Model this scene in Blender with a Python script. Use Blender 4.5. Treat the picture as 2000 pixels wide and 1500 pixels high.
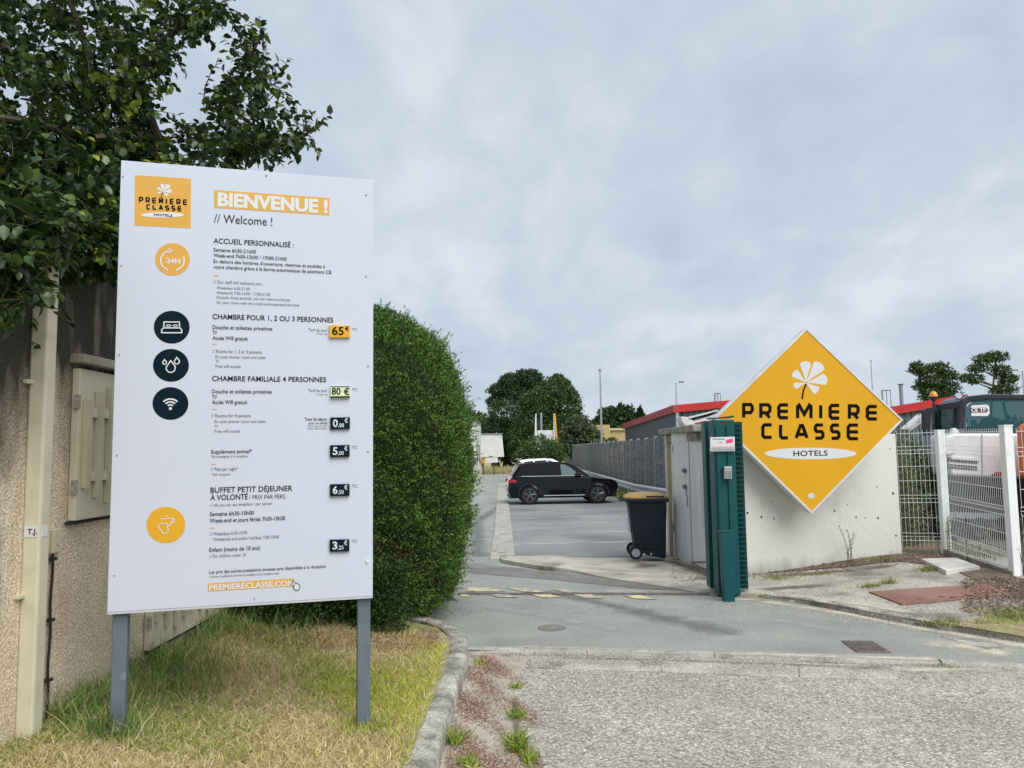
import bpy, bmesh, math, random
import numpy as np
from mathutils import Vector, Matrix
random.seed(7); rng = np.random.default_rng(11)
S = bpy.context.scene
for o in list(bpy.data.objects): bpy.data.objects.remove(o)
COL = S.collection

# ------------------------------------------------------------ camera
H = 1.7; PITCH = math.atan(130/1500.); ROLL = math.radians(.79)
Fv = np.array([0, math.cos(PITCH), math.sin(PITCH)]); R0 = np.array([1., 0, 0]); U0 = np.cross(R0, Fv)
Rv = math.cos(ROLL)*R0-math.sin(ROLL)*U0; Uv = math.sin(ROLL)*R0+math.cos(ROLL)*U0
CAM = np.array([0, 0, H])
cd = bpy.data.cameras.new('camera'); cam = bpy.data.objects.new('camera', cd); COL.objects.link(cam)
cd.lens = 27; cd.sensor_width = 36; cd.sensor_fit = 'HORIZONTAL'; cd.clip_end = 3000; cd.clip_start = .05
mw = Matrix.Identity(4)
for i in range(3): mw[i][0] = Rv[i]; mw[i][1] = Uv[i]; mw[i][2] = -Fv[i]; mw[i][3] = CAM[i]
cam.matrix_world = mw; S.camera = cam

# ------------------------------------------------------------ world and sun
SUN_EL = math.radians(49); SUN_AZ = math.radians(148)      # azimuth clockwise from +y: behind the camera, to its right
w = bpy.data.worlds.new('World'); S.world = w; w.use_nodes = True
nt = w.node_tree; N = nt.nodes; L = nt.links; N.clear()
out = N.new('ShaderNodeOutputWorld')
sky = N.new('ShaderNodeTexSky'); sky.sky_type = 'NISHITA'; sky.sun_disc = False; sky.sun_elevation = SUN_EL; sky.sun_rotation = SUN_AZ
bgs = N.new('ShaderNodeBackground'); bgs.inputs[1].default_value = .07; L.new(sky.outputs[0], bgs.inputs[0])
tc = N.new('ShaderNodeTexCoord'); sep = N.new('ShaderNodeSeparateXYZ'); L.new(tc.outputs['Generated'], sep.inputs[0])
def wm(op, a, b=None, c=None):
    m = N.new('ShaderNodeMath'); m.operation = op
    for i, x in enumerate((a, b, c)):
        if x is None: continue
        if isinstance(x, (int, float)): m.inputs[i].default_value = x
        else: L.new(x, m.inputs[i])
    return m.outputs[0]
zz = wm('ADD', wm('MAXIMUM', sep.outputs[2], 0.0), .42)
cb = N.new('ShaderNodeCombineXYZ')
L.new(wm('DIVIDE', sep.outputs[0], zz), cb.inputs[0]); L.new(wm('DIVIDE', sep.outputs[1], zz), cb.inputs[1])
mp = N.new('ShaderNodeMapping'); mp.inputs['Rotation'].default_value = (0, 0, .5); mp.inputs['Scale'].default_value = (1.5, 1.15, 1); mp.inputs['Location'].default_value = (3.1, 1.7, 0)
L.new(cb.outputs[0], mp.inputs[0])
def wnoise(sc, det, dist):
    n = N.new('ShaderNodeTexNoise'); n.inputs['Scale'].default_value = sc; n.inputs['Detail'].default_value = det
    n.inputs['Distortion'].default_value = dist; n.inputs['Roughness'].default_value = .55; L.new(mp.outputs[0], n.inputs['Vector']); return n.outputs[0]
n1 = wnoise(1.5, 8, .35); n2 = wnoise(4.5, 9, .4)
mixn = wm('ADD', wm('MULTIPLY', n1, .62), wm('MULTIPLY', n2, .38))
cr = N.new('ShaderNodeValToRGB'); L.new(mixn, cr.inputs[0])
cr.color_ramp.elements[0].position = .37; cr.color_ramp.elements[0].color = (.50, .58, .69, 1)
cr.color_ramp.elements[1].position = .63; cr.color_ramp.elements[1].color = (.725, .775, .85, 1)
e = cr.color_ramp.elements.new(.5); e.color = (.59, .665, .765, 1)
bgc = N.new('ShaderNodeBackground'); L.new(cr.outputs[0], bgc.inputs[0]); bgc.inputs[1].default_value = .945
mx = N.new('ShaderNodeMixShader'); mx.inputs[0].default_value = .93
L.new(bgs.outputs[0], mx.inputs[1]); L.new(bgc.outputs[0], mx.inputs[2]); L.new(mx.outputs[0], out.inputs[0])
sd = bpy.data.lights.new('sun', 'SUN'); sd.energy = 3.0; sd.angle = math.radians(50); sd.color = (1, .98, .95)
so = bpy.data.objects.new('sun', sd); COL.objects.link(so)
sdir = Vector((math.sin(SUN_AZ)*math.cos(SUN_EL), math.cos(SUN_AZ)*math.cos(SUN_EL), math.sin(SUN_EL)))
so.rotation_euler = sdir.to_track_quat('Z', 'Y').to_euler(); so.location = (-5, -10, 20)
S.view_settings.view_transform = 'Standard'; S.view_settings.look = 'None'
S.view_settings.exposure = .15; S.view_settings.gamma = 1; S.view_settings.use_curve_mapping = False
S.render.engine = 'CYCLES'; S.cycles.max_bounces = 8; S.cycles.transparent_max_bounces = 12

# ------------------------------------------------------------ projection helpers: a line of sight of the photograph to a real place
def ray(u, v): return Fv+Rv*(u-1000)/1500+Uv*(750-v)/1500
def PY(u, v, Y): d = ray(u, v); return CAM+d*Y/d[1]
def PX(u, v, X): d = ray(u, v); return CAM+d*X/d[0]
def g(y): return 0 if y < 8 else max(-.4, -.4*(y-8)/22)
def GF(u, v, f=lambda x, y: g(y)):
    d = ray(u, v); lo, hi = .5, 500
    for _ in range(50):
        m = (lo+hi)/2; q = CAM+d*m/d[1]
        if q[2] > f(q[0], q[1]): lo = m
        else: hi = m
    return CAM+d*lo/d[1]
def sm(t): t = min(1, max(0, t)); return t*t*(3-2*t)
def pav(x, y): return g(y)+.05+.20*sm((x-2.9)/2.6)*sm((y-6.5)/2.5)
def verge(x, y): return .115+.12*sm((-x-.9)/1.9)+.012*math.sin(x*5+y*3)*min(1, max(0, (-x-.75)*3))

# ------------------------------------------------------------ materials
def mat(name, c, rough=.8, c2=None, sc=3., lo=.35, hi=.65, bump=0., bsc=40., metal=0., fine=.0, fsc=60., c3=None, sc3=1., lo3=.55, hi3=.7, spec=.5, stretch=None, det=6, attr=None, grime_shade=None, trans=0., coat=0.):
    m = bpy.data.materials.new(name); m.use_nodes = True; t = m.node_tree; n = t.nodes; l = t.links; b = n['Principled BSDF']
    b.inputs['Roughness'].default_value = rough; b.inputs['Metallic'].default_value = metal; b.inputs['Specular IOR Level'].default_value = spec
    b.inputs['Coat Weight'].default_value = coat
    tc = n.new('ShaderNodeTexCoord'); co = tc.outputs['Object']
    if stretch:
        mp = n.new('ShaderNodeMapping'); mp.inputs['Scale'].default_value = stretch; l.new(co, mp.inputs[0]); co = mp.outputs[0]
    def noise(s, d=det):
        x = n.new('ShaderNodeTexNoise'); x.inputs['Scale'].default_value = s; x.inputs['Detail'].default_value = d; l.new(co, x.inputs['Vector']); return x.outputs[0]
    def ramp(src, a, bb):
        r = n.new('ShaderNodeMapRange'); r.inputs[1].default_value = a; r.inputs[2].default_value = bb; l.new(src, r.inputs[0]); return r.outputs[0]
    def mixc(f, a, bb, mode='MIX'):
        x = n.new('ShaderNodeMix'); x.data_type = 'RGBA'; x.blend_type = mode
        if isinstance(f, float): x.inputs[0].default_value = f
        else: l.new(f, x.inputs[0])
        for i, q in ((6, a), (7, bb)):
            if isinstance(q, tuple): x.inputs[i].default_value = (*q[:3], 1)
            else: l.new(q, x.inputs[i])
        return x.outputs[2]
    cur = tuple(c)
    if attr:
        a = n.new('ShaderNodeAttribute'); a.attribute_name = attr; cur = a.outputs['Color']
    if c2: cur = mixc(ramp(noise(sc), lo, hi), cur, tuple(c2))
    if c3: cur = mixc(ramp(noise(sc3), lo3, hi3), cur, tuple(c3))
    if grime_shade:   # darkens by height and near corner: dirt, plus painted tree shade on the house
        gc_, z0_, z1_, y0_ = grime_shade; sp_ = n.new('ShaderNodeSeparateXYZ'); l.new(tc.outputs['Object'], sp_.inputs[0])
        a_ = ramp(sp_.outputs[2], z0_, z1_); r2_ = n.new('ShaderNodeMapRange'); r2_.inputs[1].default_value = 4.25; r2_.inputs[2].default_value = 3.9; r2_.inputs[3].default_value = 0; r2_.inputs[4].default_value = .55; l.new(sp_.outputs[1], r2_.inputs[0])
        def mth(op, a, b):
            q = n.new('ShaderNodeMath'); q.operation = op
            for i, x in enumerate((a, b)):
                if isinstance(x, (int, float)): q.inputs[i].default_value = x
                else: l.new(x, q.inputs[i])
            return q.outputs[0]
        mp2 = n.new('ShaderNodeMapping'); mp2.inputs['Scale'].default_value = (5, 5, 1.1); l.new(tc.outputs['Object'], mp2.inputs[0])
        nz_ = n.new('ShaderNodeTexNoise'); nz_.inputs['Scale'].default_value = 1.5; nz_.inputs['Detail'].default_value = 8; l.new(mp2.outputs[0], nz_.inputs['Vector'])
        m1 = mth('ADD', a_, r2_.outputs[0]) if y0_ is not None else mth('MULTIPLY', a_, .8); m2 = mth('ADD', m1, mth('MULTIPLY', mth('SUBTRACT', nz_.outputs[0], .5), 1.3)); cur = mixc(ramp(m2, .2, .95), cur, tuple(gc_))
    if fine:
        v = ramp(noise(fsc, 2), .3, .7)
        k = n.new('ShaderNodeMapRange'); l.new(v, k.inputs[0]); k.inputs[3].default_value = 1-fine; k.inputs[4].default_value = 1+fine
        x = n.new('ShaderNodeVectorMath'); x.operation = 'SCALE'
        if isinstance(cur, tuple): x.inputs[0].default_value = cur[:3]
        else: l.new(cur, x.inputs[0])
        l.new(k.outputs[0], x.inputs['Scale']); cur = x.outputs[0]
    if isinstance(cur, tuple): b.inputs['Base Color'].default_value = (*cur[:3], 1)
    else: l.new(cur, b.inputs['Base Color'])
    if bump:
        bn = n.new('ShaderNodeBump'); bn.inputs['Strength'].default_value = bump; bn.inputs['Distance'].default_value = .01
        l.new(noise(bsc, 4), bn.inputs['Height']); l.new(bn.outputs[0], b.inputs['Normal'])
    if trans:
        tr = n.new('ShaderNodeBsdfTranslucent'); ms = n.new('ShaderNodeMixShader'); ms.inputs[0].default_value = trans
        if isinstance(cur, tuple): tr.inputs[0].default_value = (*cur[:3], 1)
        else: l.new(cur, tr.inputs[0])
        l.new(b.outputs[0], ms.inputs[1]); l.new(tr.outputs[0], ms.inputs[2]); l.new(ms.outputs[0], n['Material Output'].inputs[0])
    return m
def pebble(name, cols, scale, bump, blotch, patch=None):
    m = bpy.data.materials.new(name); m.use_nodes = True; t = m.node_tree; n = t.nodes; l = t.links; b = n['Principled BSDF']; b.inputs['Roughness'].default_value = .9
    b.inputs['Specular IOR Level'].default_value = .25
    tc = n.new('ShaderNodeTexCoord'); co = tc.outputs['Object']
    v = n.new('ShaderNodeTexVoronoi'); v.inputs['Scale'].default_value = scale; l.new(co, v.inputs['Vector'])
    s = n.new('ShaderNodeSeparateColor'); l.new(v.outputs['Color'], s.inputs[0])
    r = n.new('ShaderNodeValToRGB'); l.new(s.outputs[0], r.inputs[0]); el = r.color_ramp.elements
    for i, (p, c) in enumerate(cols):
        q = el[i] if i < 2 else el.new(p)
        q.position = p; q.color = (*c, 1)
    r.color_ramp.interpolation = 'LINEAR'
    gap = n.new('ShaderNodeMapRange'); gap.inputs[1].default_value = .35; gap.inputs[2].default_value = .75; gap.inputs[3].default_value = 1; gap.inputs[4].default_value = .62; l.new(v.outputs['Distance'], gap.inputs[0])
    no = n.new('ShaderNodeTexNoise'); no.inputs['Scale'].default_value = 1.1; no.inputs['Detail'].default_value = 8; no.inputs['Roughness'].default_value = .65; l.new(co, no.inputs['Vector'])
    k = n.new('ShaderNodeMapRange'); k.inputs[1].default_value = .3; k.inputs[2].default_value = .7; k.inputs[3].default_value = 1-blotch; k.inputs[4].default_value = 1+blotch; l.new(no.outputs[0], k.inputs[0])
    mm = n.new('ShaderNodeMath'); mm.operation = 'MULTIPLY'; l.new(gap.outputs[0], mm.inputs[0]); l.new(k.outputs[0], mm.inputs[1])
    x = n.new('ShaderNodeVectorMath'); x.operation = 'SCALE'; l.new(r.outputs[0], x.inputs[0]); l.new(mm.outputs[0], x.inputs['Scale'])
    cur = x.outputs[0]
    if patch:
        pn = n.new('ShaderNodeTexNoise'); pn.inputs['Scale'].default_value = patch[1]; pn.inputs['Detail'].default_value = 9; pn.inputs['Roughness'].default_value = .7; l.new(co, pn.inputs['Vector'])
        pr = n.new('ShaderNodeMapRange'); pr.inputs[1].default_value = patch[2]; pr.inputs[2].default_value = patch[3]; l.new(pn.outputs[0], pr.inputs[0])
        pm = n.new('ShaderNodeMix'); pm.data_type = 'RGBA'; l.new(pr.outputs[0], pm.inputs[0]); l.new(cur, pm.inputs[6]); pm.inputs[7].default_value = (*patch[0], 1); cur = pm.outputs[2]
    l.new(cur, b.inputs['Base Color'])
    bn = n.new('ShaderNodeBump'); bn.inputs['Strength'].default_value = bump; bn.inputs['Distance'].default_value = .006; bn.invert = True
    l.new(v.outputs['Distance'], bn.inputs['Height']); l.new(bn.outputs[0], b.inputs['Normal'])
    return m
M = {}
M['road'] = pebble('pebbly_asphalt', [(0, (.24, .225, .20)), (1, (.76, .70, .61)), (.22, (.36, .33, .285)), (.6, (.46, .425, .365)), (.88, (.56, .515, .445))], 64, .75, .16, ((.60, .56, .48), .8, .54, .72))
M['drive'] = mat('driveway_asphalt', (.265, .275, .25), .85, (.335, .345, .312), 1.3, .35, .7, .6, 120, fine=.34, fsc=62, c3=(.20, .205, .20), sc3=.55, lo3=.52, hi3=.72, spec=.3)
M['drive_dark'] = mat('darker_asphalt_patch', (.17, .165, .15), .9, (.23, .225, .205), 2.2, .35, .7, .5, 160, fine=.4, fsc=110, spec=.3)
M['bay'] = mat('parking_asphalt', (.21, .215, .208), .9, (.28, .285, .27), .5, .35, .7, .2, 90, fine=.2, fsc=60, c3=(.145, .147, .147), sc3=.35, lo3=.5, hi3=.7, spec=.3)
M['sand'] = mat('sandy_concrete', (.48, .43, .35), .95, (.33, .285, .23), 5, .35, .65, .5, 90, fine=.3, fsc=130, c3=(.52, .49, .44), sc3=2)
M['strip'] = mat('concrete_gutter_strip', (.42, .405, .355), .95, (.30, .29, .25), 3.5, .4, .7, .7, 60, fine=.3, fsc=70, c3=(.17, .16, .14), sc3=5, lo3=.55, hi3=.72)
M['kerb'] = mat('weathered_kerb_concrete', (.36, .35, .30), .95, (.19, .185, .15), 9, .4, .6, 1, 45, fine=.4, fsc=70, c3=(.52, .50, .43), sc3=4, lo3=.5, hi3=.68)
M['pave'] = mat('worn_pavement_asphalt', (.34, .32, .27), .95, (.47, .44, .37), 2.0, .4, .7, .8, 90, fine=.5, fsc=55, c3=(.17, .155, .125), sc3=1.7, lo3=.52, hi3=.68)
M['apron'] = mat('dusty_concrete_apron', (.52, .485, .40), .95, (.36, .335, .275), 1.8, .4, .6, .5, 80, fine=.3, fsc=110, c3=(.15, .13, .105), sc3=1.2, lo3=.56, hi3=.68)
M['soil'] = mat('dark_leafy_soil', (.10, .065, .045), 1, (.19, .14, .10), 14, .35, .65, 1, 60, fine=.5, fsc=90)
M['vergesoil'] = mat('dry_verge_soil', (.40, .33, .19), 1, (.25, .20, .11), 9, .35, .65, 1, 60, fine=.4, fsc=90, c3=(.22, .25, .07), sc3=2.4, lo3=.5, hi3=.65)
M['field'] = mat('dry_grass_field', (.42, .36, .15), 1, (.22, .27, .08), .12, .4, .65, .4, 8, fine=.35, fsc=9)
M['yard'] = mat('yard_earth', (.10, .085, .06), 1, (.06, .085, .03), 1.2, .4, .6, .8, 30, fine=.4, fsc=40)
M['white_line'] = mat('worn_white_paint', (.56, .56, .54), .8, (.29, .295, .285), 3.0, .44, .60, fine=.2, fsc=50)
M['yellow_line'] = mat('worn_yellow_paint', (.60, .54, .30), .85, (.30, .305, .285), 5, .44, .58, .3, 100, fine=.2, fsc=120)
M['iron'] = mat('cast_iron_cover', (.13, .115, .105), .7, (.21, .17, .15), 12, bump=.6, bsc=60, fine=.3, metal=.2)
M['rust'] = mat('rusty_steel_plate', (.26, .135, .095), .85, (.20, .10, .07), 5, .3, .7, .3, 90, fine=.15, fsc=150, c3=(.30, .17, .13), sc3=1.5)
M['slab'] = mat('pale_concrete_slab', (.62, .60, .55), .9, (.46, .44, .40), 4, .4, .7, .3, 60, fine=.12, fsc=120)
M['wall'] = mat('pebbledash_render', (.74, .61, .45), .95, (.58, .475, .34), 2.5, .35, .7, 1.0, 75, fine=.40, fsc=85, grime_shade=((.045, .040, .033), 1.5, 2.4, -4.1))  # upper house wall: dirt with the tree's shade painted in
M['plinth'] = mat('stained_plinth_render', (.40, .36, .28), .95, (.24, .21, .15), 3, .4, .65, .6, 60, fine=.2, fsc=90)
M['cream'] = mat('cream_paint', (.62, .58, .43), .5, (.54, .50, .365), 6, .4, .7, .08, 60, c3=(.42, .38, .27), sc3=3, lo3=.62, hi3=.8)
M['cream2'] = mat('darker_cream_paint', (.55, .50, .355), .6, (.47, .42, .29), 5, .4, .7, .1, 50)  # a darker cream tone
M['conduit'] = mat('black_cable', (.02, .02, .02), .5)
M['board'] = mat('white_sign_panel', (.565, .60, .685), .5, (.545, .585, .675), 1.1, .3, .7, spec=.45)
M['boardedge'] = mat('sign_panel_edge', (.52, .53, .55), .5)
M['postgrey'] = mat('blue_grey_post_paint', (.125, .16, .195), .5, (.10, .13, .16), 8, .4, .7, .05, 60, c3=(.22, .23, .23), sc3=9, lo3=.66, hi3=.78)
M['orange'] = mat('amber_print', (.66, .35, .045), .45)
M['orange2'] = mat('bright_amber_print', (.70, .37, .012), .45)
M['ink'] = mat('dark_ink', (.012, .017, .024), .5, spec=.08)
M['inkgrey'] = mat('grey_ink', (.10, .11, .13), .5, spec=.18)
M['navy'] = mat('navy_print', (.003, .013, .022), .45, spec=.08)
M['white_print'] = mat('white_print', (.66, .67, .67), .45)
M['cream_print'] = mat('pale_yellow_print', (.66, .72, .45), .5)
M['sign_yellow'] = mat('yellow_sign_face', (.72, .375, .006), .35, (.67, .34, .005), .9, .3, .7, spec=.4)
M['black_print'] = mat('black_print', (.006, .004, .005), .45, spec=.08)
M['signframe'] = mat('off_white_sign_frame', (.70, .71, .70), .4, (.58, .59, .58), 4)
M['creamwall'] = mat(grime_shade=((.30, .29, .23), .30, -.05, None), name='cream_rendered_wall', c=(.69, .685, .62), rough=.9, c2=(.64, .635, .565), sc=1.4, lo=.35, hi=.7, bump=.35, bsc=26, fine=.06, fsc=60, c3=(.58, .57, .49), sc3=2.2, lo3=.62, hi3=.78, stretch=(1, 1, .7))
M['hole'] = mat('dark_pit', (.05, .045, .04), 1)
M['green'] = mat('dark_green_paint', (.004, .065, .072), .45, (.006, .082, .086), 3, spec=.25, lo=.3, hi=.7, bump=.05, bsc=50, c3=(.02, .09, .085), sc3=14, lo3=.66, hi3=.8) # .3, .7, .05, 50, c3=(.03, .10, .09), sc3=14, lo3=.66, hi3=.8)
M['greendark'] = mat('green_rubber_edge', (.004, .04, .042), .6, spec=.2)
M['galv'] = mat('galvanised_steel', (.46, .48, .49), .42, (.38, .40, .41), 6, metal=.6, fine=.08, fsc=30)
M['greydoor'] = mat('grey_painted_steel', (.56, .57, .585), .55, (.66, .665, .67), 1.6, .35, .7, .1, 40, c3=(.28, .285, .29), sc3=2.4, lo3=.6, hi3=.78, stretch=(3, 3, .6))
M['oldconc'] = mat('mossy_old_concrete', (.33, .315, .27), .95, (.17, .16, .13), 6, .4, .65, .8, 50, fine=.3, fsc=70)
M['bin'] = mat('dark_bin_plastic', (.005, .010, .020), .55, (.009, .016, .028), 4, spec=.3)
M['binlid'] = mat('mustard_bin_lid', (.42, .28, .075), .5, (.34, .225, .065), 6, .4, .7)
M['rubber'] = mat('black_rubber', (.018, .018, .019), .85, spec=.18, fine=.2)
M['greyplastic'] = mat('grey_plastic', (.27, .28, .30), .5)
M['pink'] = mat('pink_print', (.80, .05, .22), .5)
M['plank'] = mat('weathered_concrete_plank', (.12, .12, .118), .95, (.24, .235, .225), 3, .35, .65, .9, 20, fine=.35, fsc=25, c3=(.085, .085, .083), sc3=1.4, lo3=.5, hi3=.7, stretch=(1, 1, 5))
M['plank2'] = mat('paler_concrete_plank', (.25, .245, .23), .95, (.13, .13, .125), 3, .35, .65, .9, 20, fine=.35, fsc=25, stretch=(1, 1, 5))
M['fpost'] = mat('concrete_fence_post', (.33, .33, .32), .95, (.25, .25, .24), 5)
M['clad'] = mat('slate_blue_cladding', (.085, .112, .135), .5, (.10, .13, .155), .5)
M['redroof'] = mat('red_fascia', (.52, .018, .02), .5, (.45, .02, .02), 1)
M['redroof2'] = mat('faded_red_fascia', (.40, .045, .055), .6, (.34, .04, .05), 1)
M['beige'] = mat('beige_render', (.50, .38, .19), .9, (.44, .34, .17), .6)
M['white'] = mat('white_paint', (.72, .72, .71), .5, (.62, .62, .61), 2, .4, .7)
M['hotel'] = mat('white_rendered_facade', (.70, .68, .62), .8)
M['fencewhite'] = mat('white_powder_coat', (.84, .85, .85), .45, (.70, .71, .70), 12, .55, .75)
M['machwhite'] = mat('white_machine_paint', (.72, .705, .70), .35, (.62, .60, .59), 3, .4, .7, coat=.3)
M['machdark'] = mat('charcoal_machine_paint', (.022, .026, .032), .45, (.04, .043, .05), 4, spec=.18)
M['machorange'] = mat('orange_machine_paint', (.75, .16, .06), .45)
M['carblack'] = mat('black_car_paint', (.003, .0035, .006), .12, coat=.5, spec=.1)
M['carsilver'] = mat('silver_car_paint', (.55, .56, .58), .25, metal=.3, coat=.8)
M['cartrim'] = mat('dark_car_plastic', (.02, .021, .024), .5, spec=.18)
M['chrome'] = mat('chrome_trim', (.70, .71, .73), .3, metal=.4)
M['rim'] = mat('dark_alloy', (.15, .155, .17), .3, metal=.6)
M['tyre'] = mat('tyre_rubber', (.014, .014, .015), .8, spec=.18)
M['redlamp'] = mat('red_lamp_lens', (.35, .012, .02), .2, coat=1)
M['clearlamp'] = mat('clear_lamp_lens', (.55, .57, .6), .1, coat=1)
M['amber'] = mat('orange_beacon_lens', (.85, .25, .04), .25, coat=.5)
M['bark'] = mat('bark', (.09, .07, .05), .95, (.05, .04, .03), 14, .35, .65, 1, 30, stretch=(1, 1, .3))
M['twig'] = mat('grey_brown_twig', (.10, .075, .055), .9, (.06, .045, .03), 20)
M['leaf'] = mat('glossy_leaf', (0, 0, 0), .34, attr='Col', trans=.22, fine=.12, fsc=90, spec=.5)
M['hedge'] = mat('hedge_leaf', (0, 0, 0), .5, attr='Col', trans=.18, spec=.35)
M['farleaf'] = mat('far_leaf', (0, 0, 0), .7, attr='Col', trans=.12, spec=.2)
M['grass'] = mat('grass_blade', (0, 0, 0), .7, attr='Col', trans=.28, spec=.2)
M['litter'] = mat('dead_leaf', (0, 0, 0), .9, attr='Col')
def glass(name, c, rough=.04, tint=.25, spec=.5):
    m = bpy.data.materials.new(name); m.use_nodes = True; n = m.node_tree.nodes; l = m.node_tree.links; b = n['Principled BSDF']
    b.inputs['Base Color'].default_value = (*c, 1); b.inputs['Roughness'].default_value = rough; b.inputs['Specular IOR Level'].default_value = spec
    tr = n.new('ShaderNodeBsdfTransparent'); tr.inputs[0].default_value = (.7, .8, .8, 1)
    ms = n.new('ShaderNodeMixShader'); ms.inputs[0].default_value = 1-tint; l.new(tr.outputs[0], ms.inputs[1]); l.new(b.outputs[0], ms.inputs[2]); l.new(ms.outputs[0], n['Material Output'].inputs[0])
    return m
M['cabglass'] = glass('tinted_cab_glass', (.02, .085, .09), .05, .4)
M['darkglass'] = glass('dark_car_glass', (.004, .006, .010), .10, .10, .04)
M['lightglass'] = glass('pale_car_glass', (.10, .17, .18), .06, .3, .2)

# ------------------------------------------------------------ mesh helpers
def prop(o, label=None, cat=None, group=None, kind=None):
    if label: o['label'] = label
    if cat: o['category'] = cat
    if group: o['group'] = group
    if kind: o['kind'] = kind
    return o
def empty(name, loc=(0, 0, 0), rz=0., **k):
    o = bpy.data.objects.new(name, None); COL.objects.link(o); o.location = loc; o.rotation_euler = (0, 0, rz); o.empty_display_size = .1
    return prop(o, **k)
class MB:
    def __init__(s): s.v = []; s.f = []; s.m = []; s.mi = 0
    def add(s, vs, fs):
        b = len(s.v); s.v += [tuple(map(float, q)) for q in vs]; s.f += [tuple(b+i for i in f) for f in fs]; s.m += [s.mi]*len(fs); return s
    def box(s, x0, y0, z0, x1, y1, z1):
        return s.add([(x0, y0, z0), (x1, y0, z0), (x1, y1, z0), (x0, y1, z0), (x0, y0, z1), (x1, y0, z1), (x1, y1, z1), (x0, y1, z1)],
                     [(3, 2, 1, 0), (4, 5, 6, 7), (0, 1, 5, 4), (1, 2, 6, 5), (2, 3, 7, 6), (3, 0, 4, 7)])
    def hexa(s, p): return s.add(p, [(3, 2, 1, 0), (4, 5, 6, 7), (0, 1, 5, 4), (1, 2, 6, 5), (2, 3, 7, 6), (3, 0, 4, 7)])
    def prism(s, poly, fn, d0, d1):   # poly of (a,b); fn(a,b,d) -> xyz
        n = len(poly); vs = [fn(a, b, d0) for a, b in poly]+[fn(a, b, d1) for a, b in poly]
        return s.add(vs, [tuple(range(n-1, -1, -1)), tuple(range(n, 2*n))]+[(i, (i+1) % n, n+(i+1) % n, n+i) for i in range(n)])
    def tube(s, pts, r, seg=6, cap=True):
        pts = [Vector(p) for p in pts]; n = len(pts); rr = r if isinstance(r, (list, tuple)) else [r]*n; vs = []
        prev = None
        for i, p in enumerate(pts):
            t = (pts[min(i+1, n-1)]-pts[max(i-1, 0)]).normalized()
            if prev is None: a = t.cross(Vector((0, 0, 1)));  a = a if a.length > .05 else t.cross(Vector((1, 0, 0)))
            else: a = prev-t*prev.dot(t)
            a.normalize(); prev = a; b = t.cross(a)
            for k in range(seg):
                an = 2*math.pi*k/seg; vs.append(p+(a*math.cos(an)+b*math.sin(an))*rr[i])
        fs = [(i*seg+k, i*seg+(k+1) % seg, (i+1)*seg+(k+1) % seg, (i+1)*seg+k) for i in range(n-1) for k in range(seg)]
        if cap: fs += [tuple(range(seg-1, -1, -1)), tuple(range((n-1)*seg, n*seg))]
        return s.add(vs, fs)
    def disc(s, c, axis, r, d0, d1, seg=20, r1=None):
        a = Vector(axis).normalized(); c = Vector(c); return s.tube([c+a*d0, c+a*d1], [r, r if r1 is None else r1], seg)
    def dome(s, c, r, rz, seg=14, rings=5):
        pr = [(math.cos(t)*r, math.sin(t)*rz) for t in [math.pi/2*i/rings for i in range(rings)]]
        vs = [(c[0]+a*math.cos(2*math.pi*k/seg), c[1]+a*math.sin(2*math.pi*k/seg), c[2]+b) for a, b in pr for k in range(seg)]+[(c[0], c[1], c[2]+rz)]
        fs = [(i*seg+k, i*seg+(k+1) % seg, (i+1)*seg+(k+1) % seg, (i+1)*seg+k) for i in range(rings-1) for k in range(seg)]
        fs += [((rings-1)*seg+k, (rings-1)*seg+(k+1) % seg, rings*seg) for k in range(seg)]+[tuple(range(seg-1, -1, -1))]
        return s.add(vs, fs)
    def obj(s, name, m, parent=None, bevel=0, smooth=False, loc=None, rz=0, **k):
        me = bpy.data.meshes.new(name); me.from_pydata(s.v, [], s.f)
        for x in (m if isinstance(m, list) else [m]): me.materials.append(x)
        if any(s.m): me.polygons.foreach_set('material_index', s.m)
        me.update()
        return link(name, me, parent, bevel, smooth, loc, rz, **k)
def link(name, me, parent=None, bevel=0, smooth=False, loc=None, rz=0, **k):
    o = bpy.data.objects.new(name, me); COL.objects.link(o)
    if parent: o.parent = parent
    if loc is not None: o.location = loc; o.rotation_euler = (0, 0, rz)
    if bevel:
        md = o.modifiers.new('bevel', 'BEVEL'); md.width = bevel; md.segments = 2; md.limit_method = 'ANGLE'; md.angle_limit = .6
    if smooth:
        me.polygons.foreach_set('use_smooth', [True]*len(me.polygons))
        if hasattr(me, 'set_sharp_from_angle'): me.set_sharp_from_angle(angle=.7)
    return prop(o, **k)
def copy_tree(o, parent=None, loc=None, rz=None):
    c = o.copy(); COL.objects.link(c); c.parent = parent
    if loc is not None: c.location = loc
    if rz is not None: c.rotation_euler = (0, 0, rz)
    for ch in [q for q in o.children]: copy_tree(ch, c)
    return c
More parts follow.
